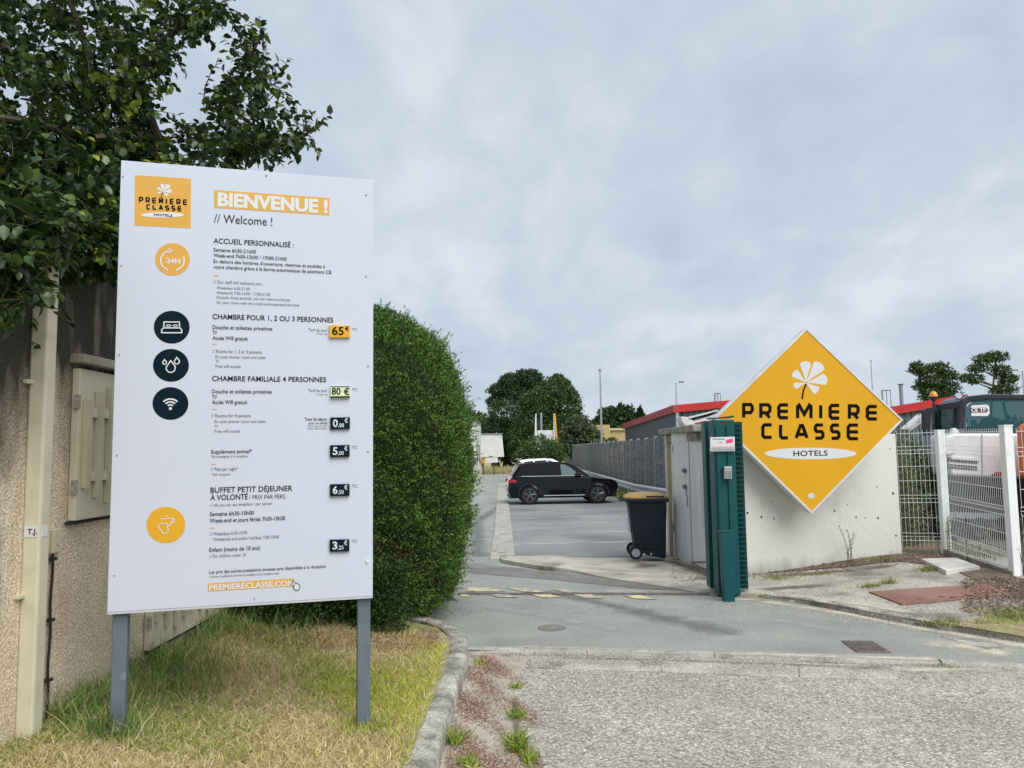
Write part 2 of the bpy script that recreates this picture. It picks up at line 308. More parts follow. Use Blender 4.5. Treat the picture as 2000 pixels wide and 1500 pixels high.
def sheet(name, poly, zf, m, cell=None, parent=None, skirt=0., **k):
    bm = bmesh.new(); vs = [bm.verts.new((p[0], p[1], 0)) for p in poly]; f = bm.faces.new(vs)
    if f.normal.z < 0 or True: bm.normal_update()
    if f.normal.z < 0: f.normal_flip()
    ys = [p[1] for p in poly]; xs = [p[0] for p in poly]
    cuts = [(Vector((0, y, 0)), Vector((0, 1, 0))) for y in (8, 30) if min(ys) < y < max(ys)]
    if cell:
        y = min(ys)+cell
        while y < max(ys): cuts.append((Vector((0, y, 0)), Vector((0, 1, 0)))); y += cell
        x = min(xs)+cell
        while x < max(xs): cuts.append((Vector((x, 0, 0)), Vector((1, 0, 0)))); x += cell
    for c, n in cuts: bmesh.ops.bisect_plane(bm, geom=bm.verts[:]+bm.edges[:]+bm.faces[:], plane_co=c, plane_no=n, dist=1e-5)
    for v in bm.verts: v.co.z = zf(v.co.x, v.co.y)
    bmesh.ops.triangulate(bm, faces=bm.faces[:])
    if skirt:
        be_ = [e for e in bm.edges if e.is_boundary]; r_ = bmesh.ops.extrude_edge_only(bm, edges=be_)
        for v in r_['geom']:
            if isinstance(v, bmesh.types.BMVert): v.co.z -= skirt
    me = bpy.data.meshes.new(name); bm.to_mesh(me); bm.free(); me.materials.append(m)
    return link(name, me, parent, **k)
def leaves(name, P, D, Nn, ln, wd, cols, m, parent=None, shape='leaf', kind='stuff', bend=.15):
    """P base points, D directions along the leaf, Nn rough normals; all (n,3)"""
    n = len(P); D = D/np.linalg.norm(D, axis=1)[:, None]; A = np.cross(D, Nn); A /= (np.linalg.norm(A, axis=1)[:, None]+1e-9); Z = np.cross(A, D)
    if shape == 'leaf': T = [(0, 0, 0), (.32, .5, .07), (.32, -.5, .07), (.72, .38, -.02), (.72, -.38, -.02), (1, 0, -bend), (.45, 0, -.05)]; Fs = [(0, 6, 1), (0, 2, 6), (1, 6, 3), (2, 4, 6), (3, 6, 5), (4, 5, 6)]
    elif shape == 'quad': T = [(0, 0, 0), (.5, .5, .06), (1, 0, -bend*.5), (.5, -.5, .06)]; Fs = [(0, 3, 1), (1, 3, 2)]
    else: T = [(0, .5, 0), (0, -.5, 0), (.55, .38, -bend*.4), (.55, -.38, -bend*.4), (1, 0, -bend*1.4)]; Fs = [(0, 1, 3), (0, 3, 2), (2, 3, 4)]
    T = np.array(T); k = len(T); F = np.array(Fs)
    ln = np.broadcast_to(ln, n)[:, None, None]; wd = np.broadcast_to(wd, n)[:, None, None]
    V = P[:, None, :]+D[:, None, :]*T[None, :, 0:1]*ln+A[:, None, :]*T[None, :, 1:2]*wd+Z[:, None, :]*T[None, :, 2:3]*ln
    V = V.reshape(-1, 3); Fa = (F[None]+np.arange(n)[:, None, None]*k).reshape(-1, 3)
    me = bpy.data.meshes.new(name); me.vertices.add(len(V)); me.vertices.foreach_set('co', V.ravel().astype(np.float32))
    me.loops.add(Fa.size); me.loops.foreach_set('vertex_index', Fa.ravel().astype(np.int32)); me.polygons.add(len(Fa))
    me.polygons.foreach_set('loop_start', (np.arange(len(Fa))*3).astype(np.int32)); me.polygons.foreach_set('loop_total', np.full(len(Fa), 3, np.int32))
    me.update(calc_edges=True)
    ca = me.color_attributes.new('Col', 'FLOAT_COLOR', 'POINT'); c4 = np.ones((n, k, 4), np.float32); c4[:, :, :3] = cols[:, None, :]
    ca.data.foreach_set('color', c4.ravel()); me.materials.append(m)
    o = link(name, me, parent)
    if kind: o['kind'] = kind
    return o
def rnd(n): v = rng.normal(size=(n, 3)); return v/np.linalg.norm(v, axis=1)[:, None]
def pick(n, cols, jit=.25, p=None):
    c = np.array(cols)[rng.choice(len(cols), n, p=p)]; return c*(1+jit*(rng.random((n, 1))*2-1))

# ============================================================ GROUND
def Lz(off): return lambda x, y: g(y)+off
def gp(u, v, off=0.): q = GF(u, v, Lz(off)); return (q[0], q[1])
sheet('ground', [(-900, -60), (900, -60), (900, 1500), (-900, 1500)], lambda x, y: g(y)-.12, M['field'], kind='structure')
sheet('road', [(-6, -8), (30, -8), (30, 6.0), (3.33, 6.15), (1.64, 6.50), (-.2, 6.72), (-.6, 6.8), (-.6, 1.5), (-6, 1.5)], lambda x, y: -.032, M['road'], kind='structure')
# sandy broken strip between kerb and road
sp = [gp(*q, -.027) for q in ((925, 1275), (1035, 1283), (1020, 1310), (1000, 1330), (985, 1345), (1000, 1375), (1012, 1420), (1005, 1460), (1030, 1500), (1045, 1560), (830, 1560), (868, 1480), (895, 1400), (915, 1330))]
sheet('gutter_sand', sp, lambda x, y: -.027, M['sand'], kind='structure')
# driveway (asphalt) reaching back along the hedge
dv = [(-1.1, 7.95), (-.8, 7.3), (-.62, 6.86), (-.5, 6.77), (1.64, 6.62), (3.33, 6.27), (7, 5.4), (12, 4.2), (12, 5.2), (4.6, 7.0), (3.9, 8.1), (2.8, 9.2), (2.75, 13.5), (5.0, 22), (5.0, 60), (3, 70), (-9, 70), (-9, 25), (-3, 12), (-2.6, 8.2)]
sheet('driveway', dv, lambda x, y: g(y), M['drive'], kind='structure')
# darker patch of asphalt behind the gate track
sheet('asphalt_patch', [gp(*q, .004) for q in ((905, 1100), (1000, 1108), (1120, 1122), (1230, 1135), (1380, 1150), (1375, 1157), (1250, 1149), (1100, 1134), (905, 1118))], lambda x, y: g(y)+.004, M['drive_dark'], kind='structure')
# parking bays behind
sheet('parking_bays', [gp(*q, .004) for q in ((1000, 1087), (996, 1000), (992, 940), (1210, 940), (1330, 975), (1330, 1087))], lambda x, y: g(y)+.004, M['bay'], kind='structure')
# concrete channel between lane and bays
ch = empty('concrete_channel', kind='structure')
cl = [((974, 944), (989, 944)), ((971, 972), (992, 972)), ((969, 995), (995, 995)), ((966, 1036), (1000, 1036)), ((962, 1060), (1003, 1060)), ((957, 1092), (1006, 1092))]
for i in range(len(cl)-1):
    a, b = cl[i]; c, d = cl[i+1]; q = [gp(*a, .02), gp(*b, .02), gp(*d, .02), gp(*c, .02)]
    sh = .012
    mb = MB(); top = [(x, y-(sh if j > 1 else -sh)*-1, g(y)+.02) for j, (x, y) in enumerate(q)]; bot = [(x, y, z-.06) for x, y, z in top]
    mb.hexa(bot[::-1]+top[::-1]).obj('channel_stone', M['strip'], ch)
# concrete apron with rounded kerb in front of the bays
ap = [(978, 1086), (1130, 1086), (1330, 1084), (1345, 1100), (1400, 1112), (1400, 1150), (1360, 1149), (1250, 1132), (1122, 1113), (1060, 1107), (1010, 1099), (980, 1093)]
apz = lambda x: .012+.045*sm((1.3-x)/.7)
sheet('concrete_apron', [gp(*q, .05) for q in ap], lambda x, y: g(y)+apz(x), M['apron'], cell=.3, skirt=.05, kind='structure')
def kerb(name, pts, zf, wdt, h, m, joint=1.0, down=.15):
    """row of kerb stones following pts (outer line); zf gives top height; wdt to the left of travel"""
    root = empty(name, kind='structure')
    P = [Vector((p[0], p[1], 0)) for p in pts]; seg = []
    for a, b in zip(P, P[1:]):
        n = max(1, round((b-a).length/joint))
        for i in range(n): seg.append((a.lerp(b, i/n), a.lerp(b, (i+1)/n)))
    for a, b in seg:
        t = (b-a).normalized(); nn = Vector((-t.y, t.x, 0))*wdt; a2 = a+t*.003; b2 = b-t*.003
        w0 = random.uniform(-.004, .004)
        vs = []
        K = max(2, int((b-a).length/.12)); prof = [(0, -down), (0, -.028), (.012, -.008), (.035, 0), (abs(wdt)-.02, .002), (abs(wdt), -.012), (abs(wdt), -down)]
        for i in range(K+1):
            c = a2.lerp(b2, i/K)
            for (o_, z_) in prof:
                q = c+nn*(o_/abs(wdt)); vs.append((q.x+random.uniform(-.0015, .0015), q.y+random.uniform(-.0015, .0015), zf(q.x, q.y)+h+z_+w0+random.uniform(-.002, .002)))
        n = len(prof); fs = [(i*n+k, i*n+k+1, (i+1)*n+k+1, (i+1)*n+k) for i in range(K) for k in range(n-1)]+[tuple(range(n)), tuple(range((K+1)*n-1, K*n-1, -1))]
        mb = MB(); mb.add(vs, fs); mb.obj('kerb_stone', m, root, smooth=True)
    return root
lk = [(-.48, 1.2), (-.46, 2.6), (-.44, 3.6), (-.425, 4.6), (-.40, 5.6), (-.38, 6.3), (-.42, 6.8), (-.55, 7.25), (-.8, 7.6), (-1.1, 7.8)]
kerb('left_kerb', lk, lambda x, y: 0, .145, .105, M['kerb'])
nk = [(7, 5.28), (5, 5.75), (3.33, 6.17), (1.64, 6.5), (.6, 6.64), (-.42, 6.77)]
kerb('apron_kerb', [gp(*q, .05) for q in ((976, 1087), (983, 1093), (1010, 1099), (1060, 1106.5), (1126, 1113.5))], lambda x, y: g(y)+.055*sm((1.45-x)/.9), .09, .004, M['kerb'], joint=1.2, down=.06)
kerb('dropped_kerb', nk, lambda x, y: 0, -.115, .004, M['strip'], joint=1.6, down=.08)
# concrete strip in front of dropped kerb
gs = empty('gutter_strip', kind='structure'); M['gutterconc'] = mat('worn_gutter_concrete', (.50, .47, .40), .95, (.36, .34, .29), 3, .4, .62, .8, 60, fine=.35, fsc=60, c3=(.22, .205, .175), sc3=2.2, lo3=.55, hi3=.66)
gl = [((1035, 1284), (1030, 1303)), ((1290, 1290), (1292, 1311)), ((1560, 1300), (1560, 1322)), ((1760, 1309), (1755, 1326))]
for (a, b), (c, d) in zip(gl, gl[1:]):
    q = [gp(a[0]+2, a[1], -.022), gp(c[0]-2, c[1], -.022), gp(d[0]-2, d[1], -.022), gp(b[0]+2, b[1], -.022)]
    MB().hexa([(x, y, -.1) for x, y in q][::-1]+[(x, y, -.026) for x, y in q][::-1]).obj('strip_slab', M['gutterconc'], gs)
rk = [(7.5, 5.6), (5.4, 6.45), (4.5, 6.95), (3.9, 7.95), (3.35, 8.5), (2.85, 8.98)]
rk = [GF(u, v, pav)[:2] for u, v in ((2150, 1268), (2000, 1243), (1890, 1224), (1800, 1211), (1700, 1193), (1620, 1178), (1560, 1168), (1490, 1160))]
kerb('right_kerb', rk[::-1], pav, .11, .0, M['kerb'])
pvp = [tuple(p) for p in rk]+[tuple(GF(*q, pav)[:2]) for q in ((1440, 1158), (1390, 1150), (1385, 1130))]+[(2.9, 11.4), (5.3, 11.6), (6.6, 11.6), (7.5, 9)]
sheet('pavement', pvp, lambda x, y: pav(x, y)-.006, M['pave'], cell=.35, skirt=.15, kind='structure')
# front of pavement where road side verge begins
sheet('right_verge', [GF(*q, pav)[:2] for q in ((1870, 1222), (2000, 1244), (2150, 1268), (2150, 1215), (2000, 1195), (1930, 1200))], lambda x, y: pav(x, y)+.004, M['vergesoil'], cell=.3, kind='structure')
sheet('soil_patch', [GF(*q, pav)[:2] for q in ((1455, 1112), (1600, 1095), (1760, 1070), (1830, 1060), (1860, 1082), (1985, 1128), (2100, 1140), (2100, 1180), (1960, 1165), (1900, 1130), (1850, 1108), (1760, 1096), (1640, 1108), (1540, 1116), (1455, 1121))], lambda x, y: pav(x, y)+.003, M['soil'], cell=.3, kind='structure')
sheet('yard', [(5.7, 11.0), (6.6, 7.2), (9, 5), (40, 5), (40, 34), (6.4, 34), (6.0, 20), (3.5, 12.2)], lambda x, y: .2-.025*max(0, y-11) if y < 28 else -.22, M['yard'], cell=2., kind='structure')
# left verge ground
vpoly = [(-.57, 1.2), (-.57, 3.5), (-.545, 5), (-.52, 6.2), (-.56, 6.75), (-.72, 7.2), (-1.0, 7.45), (-1.2, 9), (-2.65, 9), (-2.65, 1.2)]
sheet('verge', vpoly, lambda x, y: verge(x, y)-.015, M['vergesoil'], cell=.2, kind='structure')
# strip of earth under guard rail
sheet('rail_verge', [(4.45, 20), (5.35, 20), (5.35, 75), (4.45, 75)], lambda x, y: g(y)+.02, M['field'], kind='structure')
# white bay lines and yellow hatching
ln = [((998, 1001), (1238, 995)), ((999, 1014), (1240, 1006)), ((1000, 1026), (1188, 1021)), ((1006, 1044), (1330, 1035)), ((1000, 1063.5), (1330, 1055.5)), ((997, 990), (1030, 989))]
for a, b in ln:
    A = Vector(gp(*a, .008)); B = Vector(gp(*b, .008)); t = (B-A).normalized(); n = Vector((-t.y, t.x))*.05
    sheet('bay_line', [A-n, B-n, B+n, A+n], lambda x, y: g(y)+.009, M['white_line'], kind='structure')
for q in (((912, 1147), (952, 1147), (990, 1155), (912, 1155)), ((985, 1147), (1025, 1148), (1065, 1156), (1025, 1156)), ((1075, 1150), (1110, 1151), (1140, 1157), (1105, 1157)),
          ((955, 1160), (990, 1160), (1012, 1166), (972, 1166)), ((1035, 1160), (1072, 1160), (1100, 1167), (1060, 1167)), ((1120, 1161), (1155, 1161), (1182, 1168), (1142, 1168)), ((1215, 1162), (1250, 1162), (1285, 1170), (1240, 1169)), ((900, 1160), (912, 1160), (918, 1165), (900, 1165))):
    sheet('hatch_mark', [gp(*p, .008) for p in q], lambda x, y: g(y)+.008, M['yellow_line'], kind='structure')
tr = empty('gate_track', kind='structure')
A = gp(895, 1158.5, .01); B = gp(1384, 1159.5, .01)
for dy, wv, mm in ((0, .018, M['iron']), (-.05, .012, M['iron'])):
    MB().hexa([(A[0], A[1]+dy-wv, g(A[1])-.02), (B[0], B[1]+dy-wv, g(B[1])-.02), (B[0], B[1]+dy+wv, g(B[1])-.02), (A[0], A[1]+dy+wv, g(A[1])-.02),
               (A[0], A[1]+dy-wv, g(A[1])+.016), (B[0], B[1]+dy-wv, g(B[1])+.016), (B[0], B[1]+dy+wv, g(B[1])+.016), (A[0], A[1]+dy+wv, g(A[1])+.016)]).obj('rail_bar', mm, tr)
def filmmat(name, c, c2, dens=1.):
    m = mat(name, c, .95, c2, 8, fine=.35, fsc=110); n = m.node_tree.nodes; l = m.node_tree.links; b = n['Principled BSDF']
    a = n.new('ShaderNodeAttribute'); a.attribute_name = 'A'; tc = n.new('ShaderNodeTexCoord'); no = n.new('ShaderNodeTexNoise'); no.inputs['Scale'].default_value = 3.4; no.inputs['Detail'].default_value = 12; no.inputs['Roughness'].default_value = .72
    l.new(tc.outputs['Object'], no.inputs['Vector']); ad = n.new('ShaderNodeMath'); ad.operation = 'ADD'; l.new(a.outputs['Fac'], ad.inputs[0]); l.new(no.outputs[0], ad.inputs[1])
    r = n.new('ShaderNodeMapRange'); r.inputs[1].default_value = .92; r.inputs[2].default_value = 1.32; r.inputs[4].default_value = dens; l.new(ad.outputs[0], r.inputs[0])
    tr = n.new('ShaderNodeBsdfTransparent'); ms = n.new('ShaderNodeMixShader'); l.new(r.outputs[0], ms.inputs[0]); l.new(tr.outputs[0], ms.inputs[1]); l.new(b.outputs[0], ms.inputs[2]); l.new(ms.outputs[0], n['Material Output'].inputs[0]); return m
DU = {'sand': filmmat('drifted_sand', (.62, .56, .45), (.50, .45, .36)), 'dark': filmmat('dark_dirt_shadow', (.10, .085, .065), (.16, .14, .11), .85), 'soil': filmmat('loose_soil', (.13, .085, .06), (.27, .20, .14), .85), 'tyre': filmmat('tyre_darkened_asphalt', (.15, .15, .143), (.19, .19, .18), .6), 'pale': filmmat('scuffed_pale_asphalt', (.44, .45, .43), (.38, .39, .37), .6)}  # the dark film also paints the shadow line under the kerb
DN = [0]
def ground_film(name, pts, wd, key, zf, px=True, off=.003):
    """a thin irregular film of dirt or painted shadow along a line; pts are (u, v) seen in the photograph or (x, y)"""
    DN[0] += 1; P = [Vector(GF(*p, zf)[:2]) if px else Vector(p) for p in pts]; Q = []
    for a, b in zip(P, P[1:]):
        k = max(2, int((b-a).length/.15)); Q += [a.lerp(b, i/k) for i in range(k)]
    Q.append(P[-1]); R5 = (-1, -.5, 0, .5, 1); vs, at = [], []
    wds = wd if isinstance(wd, (list, tuple)) else (wd, wd)
    for i, q in enumerate(Q):
        t = (Q[min(i+1, len(Q)-1)]-Q[max(i-1, 0)]).normalized(); nn_ = Vector((-t.y, t.x)); w_ = wds[0]+(wds[1]-wds[0])*i/len(Q); e_ = min(1, i/2., (len(Q)-1-i)/2.)
        for r_ in R5: c = q+nn_*r_*w_; vs.append((c.x, c.y, zf(c.x, c.y)+off+.0004*(DN[0] % 8))); at.append((1-abs(r_))*e_*.8)
    mb = MB(); mb.add(vs, [(i*5+k, i*5+k+1, (i+1)*5+k+1, (i+1)*5+k) for i in range(len(Q)-1) for k in range(4)]); o = mb.obj(name, DU[key], kind='structure')
    at_ = o.data.attributes.new('A', 'FLOAT', 'POINT'); at_.data.foreach_set('value', at); return o
g0 = Lz(0)
ground_film('drifted_sand', [(960, 1262), (1200, 1270), (1500, 1278), (1700, 1284), (1900, 1290)], .16, 'sand', g0)
ground_film('drifted_sand', [(1385, 1168), (1470, 1172), (1580, 1188), (1700, 1208), (1800, 1228), (1900, 1244), (2000, 1262), (2100, 1275)], (.22, .30), 'sand', g0)
ground_film('drifted_sand', [(1750, 1240), (1870, 1262), (2050, 1290)], .5, 'sand', g0)
ground_film('drifted_sand', [(1130, 1156), (1250, 1155), (1385, 1156)], .12, 'sand', g0)
ground_film('tyre_marks', [(1040, 1150), (1180, 1180), (1330, 1215), (1480, 1250)], (.35, .5), 'tyre', g0, off=.0015)
ground_film('tyre_marks', [(1010, 960), (930, 1020), (935, 1090)], .5, 'tyre', g0, off=.0015)
ground_film('pale_scuff', [(920, 1180), (1050, 1200), (1250, 1240)], .4, 'pale', g0, off=.0012)
ground_film('pale_scuff', [(1450, 1200), (1600, 1225), (1750, 1250)], .35, 'pale', g0, off=.0012)
za = lambda x, y: g(y)+apz(x)
ground_film('dirt_shadow_film', [(1300, 1093), (1345, 1108), (1385, 1125), (1400, 1140)], .35, 'dark', za)
ground_film('dirt_shadow_film', [(1120, 1108), (1210, 1112), (1330, 1120)], .25, 'sand', za)
zp = lambda x, y: pav(x, y)-.004
ground_film('dirt_shadow_film', [(1450, 1126), (1560, 1122), (1680, 1112), (1790, 1100)], .30, 'soil', zp, off=.004)
ground_film('dirt_shadow_film', [(1900, 1125), (1960, 1150), (2050, 1170), (2120, 1190)], .55, 'soil', zp, off=.006)
ground_film('dirt_shadow_film', [(1450, 1150), (1550, 1148), (1650, 1140)], .3, 'dark', zp)
ground_film('dirt_shadow_film', [(1500, 1158), (1620, 1172), (1720, 1188), (1830, 1206)], .22, 'sand', zp)
zr = lambda x, y: -.032
ground_film('drifted_sand', [(1700, 1312), (1900, 1308), (2100, 1300)], .25, 'sand', zr, off=.005)
zs = lambda x, y: -.027
ground_film('dirt_shadow_film', [(1010, 1340), (1005, 1400), (1015, 1460), (1040, 1540)], .06, 'soil', zs, off=.004)
ground_film('dirt_shadow_film', [(1040, 1283), (1300, 1291), (1560, 1300), (1800, 1308)], .05, 'dark', zs, off=.008)  # shadow line under the dropped kerb, painted as a dark film
# covers
def plate(name, quad, zf, th, m, **k):
    q = [GF(*p, zf) for p in quad]; return MB().hexa([(p[0], p[1], p[2]-.03) for p in q][::-1]+[(p[0], p[1], p[2]+th) for p in q][::-1]).obj(name, m, bevel=.004, **k)
mh = plate('manhole_cover', ((1643, 1253), (1705, 1254), (1742, 1276), (1674, 1275)), Lz(0), .012, M['iron'], label='small square iron manhole cover in the driveway near the dropped kerb', cat='manhole cover')
q = [GF(*p, Lz(0)) for p in ((1643, 1253), (1705, 1254), (1742, 1276), (1674, 1275))]
rb = MB()
for i in range(1, 9):
    for j in range(1, 8):
        s_, t_ = i/9., j/8.; c = (q[0]*(1-s_)+q[1]*s_)*(1-t_)+(q[3]*(1-s_)+q[2]*s_)*t_; rb.box(c[0]-.012, c[1]-.012, .011, c[0]+.012, c[1]+.012, .018)
rb.obj('tread_studs', M['iron'], mh, kind='stuff')
plate('manhole_cover', ((1835, 1243), (1900, 1250), (1985, 1266), (1930, 1270)), Lz(.0), .006, M['kerb'], label='low concrete inspection cover sunk beside the right end of the driveway', cat='manhole cover')
rp = plate('rusty_plate', ((1697, 1157), (1925, 1142), (1975, 1163), (1762, 1182)), pav, .012, M['rust'], label='large flat rusty brown steel plate lying on the pavement', cat='steel plate')
for (u, v) in ((1800, 1170), (1862, 1166), (1890, 1146), (1945, 1156), (1840, 1165)):
    c = GF(u, v, lambda x, y: pav(x, y)+.012); MB().box(c[0]-.035, c[1]-.012, c[2]-.01, c[0]+.035, c[1]+.012, c[2]+.0015).obj('lifting_slot', M['hole'], rp)
plate('concrete_slab', ((1800, 1098), (1868, 1096), (1914, 1113), (1848, 1122)), pav, .045, M['slab'], label='pale square concrete slab lying in front of the white wire fence', cat='slab')
c = GF(1078, 1226, Lz(.004)); MB().disc((c[0], c[1], 0), (0, 0, 1), .135, -.02, .006, 24).obj('round_cover', M['drive_dark'], label='small round cover set flush in the grey driveway asphalt', cat='manhole cover')
mb = MB(); mb.box(c[0]-.0, c[1]-.01, .004, c[0]+.03, c[1]+.02, .012); mb.obj('cover_bolt', M['galv'], bpy.data.objects['round_cover'])

# ============================================================ LEFT HOUSE
WX = -2.65
house = empty('rendered_house', (0, 0, 0), label='low beige pebbledash house with cream shutters at the left behind the sign', cat='house')
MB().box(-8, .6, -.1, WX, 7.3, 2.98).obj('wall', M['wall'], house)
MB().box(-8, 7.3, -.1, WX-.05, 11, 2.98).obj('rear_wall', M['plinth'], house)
MB().box(WX-.01, 5.45, -.05, WX+.018, 7.35, .30).obj('plinth', M['plinth'], house)
MB().box(WX-.01, 7.0, .3, WX+.03, 7.35, 2.97).obj('pier', M['plinth'], house)
rf = MB().box(-8.3, .3, 2.981, WX+.02, 11.2, 3.03).obj('roof', M['machdark'], house)
def shutter(y0, y1, z0, z1, n):
    o = MB().box(WX+.004, y0, z0, WX+.05, y1, z1).obj('shutter', M['cream'], house, bevel=.005)
    st = (y1-y0)/n
    for i in range(n):
        y = y0+st*(i+.5)+.0; inset = [.11, .05, .01, .05, .11, .05, .01, .05][i % 8] if n > 4 else 0
        MB().hexa([(WX+.052, y-.022, z0+.08+inset), (WX+.085, y-.022, z0+.08+inset), (WX+.085, y+.022, z0+.08+inset), (WX+.052, y+.022, z0+.08+inset),
                   (WX+.052, y-.022, z1-.08-inset), (WX+.085, y-.022, z1-.08-inset), (WX+.085, y+.022, z1-.08-inset), (WX+.052, y+.022, z1-.08-inset)]).obj('slat', M['cream2'], o)
    for z in (z0+.26, z1-.26): MB().box(WX+.05, y0+.07, z-.03, WX+.07, y1-.07, z+.03).obj('cross_rail', M['cream'], o)
    for z in (z0+.2, z1-.2): MB().box(WX+.03, y0-.022, z-.04, WX+.056, y0+.006, z+.04).obj('hinge', M['oldconc'], o)
    MB().box(WX-.0, y0-.03, z1+.03, WX+.09, y1+.05, z1+.085).obj('shutter_rail', M['plinth'], o, bevel=.006)
    MB().box(WX+.001, y0-.02, z0-.022, WX+.03, y1+.02, z0-.004).obj('sill_gap', M['machdark'], o)
    return o
shutter(4.6, 5.26, 1.32, 2.23, 5); shutter(5.27, 5.95, 1.32, 2.23, 5); shutter(5.6, 6.83, .315, 1.28, 8)
pp = MB(); x0, y0 = WX+.015, 4.17
pp.box(WX+.0, 4.19, .0, WX+.095, 4.285, 3.1)
pipe = pp.obj('downpipe', M['cream'], house, bevel=.012)
for z in (2.1, .95, 2.85): MB().box(WX-.0, 4.14, z, WX+.03, 4.335, z+.022).obj('pipe_bracket', M['cream'], pipe, bevel=.004)
MB().box(WX-.0, 4.17, 3.02, WX+.105, 4.31, 3.1).obj('hopper', M['cream'], pipe, bevel=.01)
jb = MB().box(WX, 4.40, 1.155, WX+.045, 4.48, 1.29).obj('junction_box', M['cream2'], house, bevel=.006)
MB().disc((WX+.045, 4.44, 1.2), (1, 0, 0), .006, 0, .004, 8).obj('screw', M['greyplastic'], jb)
cbm = MB(); cbm.tube([(WX+.02, 4.44+.006*math.sin(i*1.3), 1.16-i*.075) for i in range(14)], .0085, 6); cb_ = cbm.obj('cable', M['conduit'], house)
for z in (1.12, .78, .45): MB().box(WX, 4.415, z-.008, WX+.034, 4.465, z+.008).obj('cable_clip', M['conduit'], cb_)

# ============================================================ TEXT
TX = []
def text_prep(s, bold=0.):
    cu = bpy.data.curves.new('t', 'FONT'); cu.body = s; cu.size = 1; cu.offset = bold; cu.resolution_u = 3
    ob = bpy.data.objects.new('t', cu); COL.objects.link(ob); return ob
class Plane:
    def __init__(s, O, ax, n): s.O = np.array(O, float); s.ax = np.array(ax, float); s.n = np.array(n, float); s.up = np.array([0, 0, 1.])
    def hit(s, u, v): d = ray(u, v); p = CAM+d*(np.dot(s.O-CAM, s.n)/np.dot(d, s.n)); q = p-s.O; return (q@s.ax, q@s.up)
    def pt(s, a, b, d=0.): return tuple(s.O+s.ax*a+s.up*b+s.n*d)
def flush_text():
    bpy.context.view_layer.update(); dg = bpy.context.evaluated_depsgraph_get()
    for (ob, pl, u0, v0, u1, cap, m, parent, name, off, al) in TX:
        me = bpy.data.meshes.new_from_object(ob.evaluated_get(dg)); me.name = name
        n = len(me.vertices); co = np.zeros(n*3, np.float32); me.vertices.foreach_get('co', co); co = co.reshape(-1, 3).astype(float)
        x0, x1 = co[:, 0].min(), co[:, 0].max(); s0, t0 = pl.hit(u0, v0)
        s1, _ = pl.hit(u1, v0); _, t1 = pl.hit(u0, v0-cap); sx = (s1-s0)/(x1-x0); sy = (t1-t0)/.70
        W = pl.O+np.outer(s0+(co[:, 0]-x0)*sx, pl.ax)+np.outer(t0+co[:, 1]*sy, pl.up)+pl.n*off
        me.vertices.foreach_set('co', W.astype(np.float32).ravel()); me.update(); me.materials.clear(); me.materials.append(m)
        # make faces look along +n
        if len(me.polygons) and np.dot(np.array(me.polygons[0].normal), pl.n) < 0: me.flip_normals()
        link(name, me, parent); cu = ob.data; bpy.data.objects.remove(ob); bpy.data.curves.remove(cu)
    TX.clear()
def text(pl, s, u0, v0, u1, cap, m, parent, bold=0., name='lettering', off=.0022, al=None): TX.append((text_prep(s, bold), pl, u0, v0, u1, cap, m, parent, name, off, al))
def ppoly(pl, pts, d0, d1, m, name, parent, px=True, **k):
    q = [pl.hit(*p) for p in pts] if px else pts
    ar = sum(q[i][0]*q[(i+1) % len(q)][1]-q[(i+1) % len(q)][0]*q[i][1] for i in range(len(q)))
    if ar > 0: q = q[::-1]
    mb = MB(); mb.prism(q, lambda a, b, d: pl.pt(a, b, d), d1, d0); return mb.obj(name, m, parent, **k)
def pellipse(pl, c, rx, ry, d0, d1, m, name, parent, seg=40):
    return ppoly(pl, [(c[0]+rx*math.cos(2*math.pi*i/seg), c[1]+ry*math.sin(2*math.pi*i/seg)) for i in range(seg)], d0, d1, m, name, parent)
def stroke(mb, pl, pts, wd, off, px=True, closed=False):
    q = [Vector(pl.hit(*p)) if px else Vector(p) for p in pts]; n = len(q); Lf, Rt = [], []
    for i in range(n):
        a = q[i-1] if (i > 0 or closed) else None; b = q[(i+1) % n] if (i < n-1 or closed) else None
        t1 = (q[i]-a).normalized() if a is not None else None; t2 = (b-q[i]).normalized() if b is not None else None
        if t1 is None: t1 = t2
        if t2 is None: t2 = t1
        n1 = Vector((-t1.y, t1.x)); n2 = Vector((-t2.y, t2.x)); mm = (n1+n2)
        mm = mm.normalized() if mm.length > 1e-6 else n1; k = wd/2/max(.45, mm.dot(n1)); Lf.append(q[i]+mm*k); Rt.append(q[i]-mm*k)
    vs = [pl.pt(p.x, p.y, off) for p in Lf]+[pl.pt(p.x, p.y, off) for p in Rt]
    fs = [(i, (i+1) % n, n+(i+1) % n, n+i)[::-1] for i in range(n if closed else n-1)]
    mb.add(vs, [f[::-1] for f in fs])
GL = {'P': [[(0, 0), (0, 1), (.8, 1), (1, .84), (1, .55), (.8, .38), (0, .38)]], 'R': [[(0, 0), (0, 1), (.8, 1), (1, .84), (1, .55), (.8, .38), (.1, .38)], [(.5, .38), (.98, 0)]],
      'E': [[(1, 1), (.18, 1), (0, .84), (0, .16), (.18, 0), (1, 0)], [(0, .5), (1, .5)]], 'M': [[(0, 0), (0, .9), (.12, 1), (.5, .3), (.88, 1), (1, .9), (1, 0)]],
      'I': [[(0.5, 0), (0.5, 1)]], 'C': [[(1, 1), (.18, 1), (0, .84), (0, .16), (.18, 0), (1, 0)]], 'L': [[(0, 1), (0, .16), (.18, 0), (1, 0)]],
      'A': [[(0, 0), (.40, .95), (.6, .95), (1, 0)], [(.18, .28), (.82, .28)]], 'S': [[(1, 1), (.18, 1), (0, .86), (0, .64), (.18, .5), (.82, .5), (1, .36), (1, .14), (.82, 0), (0, 0)]]}
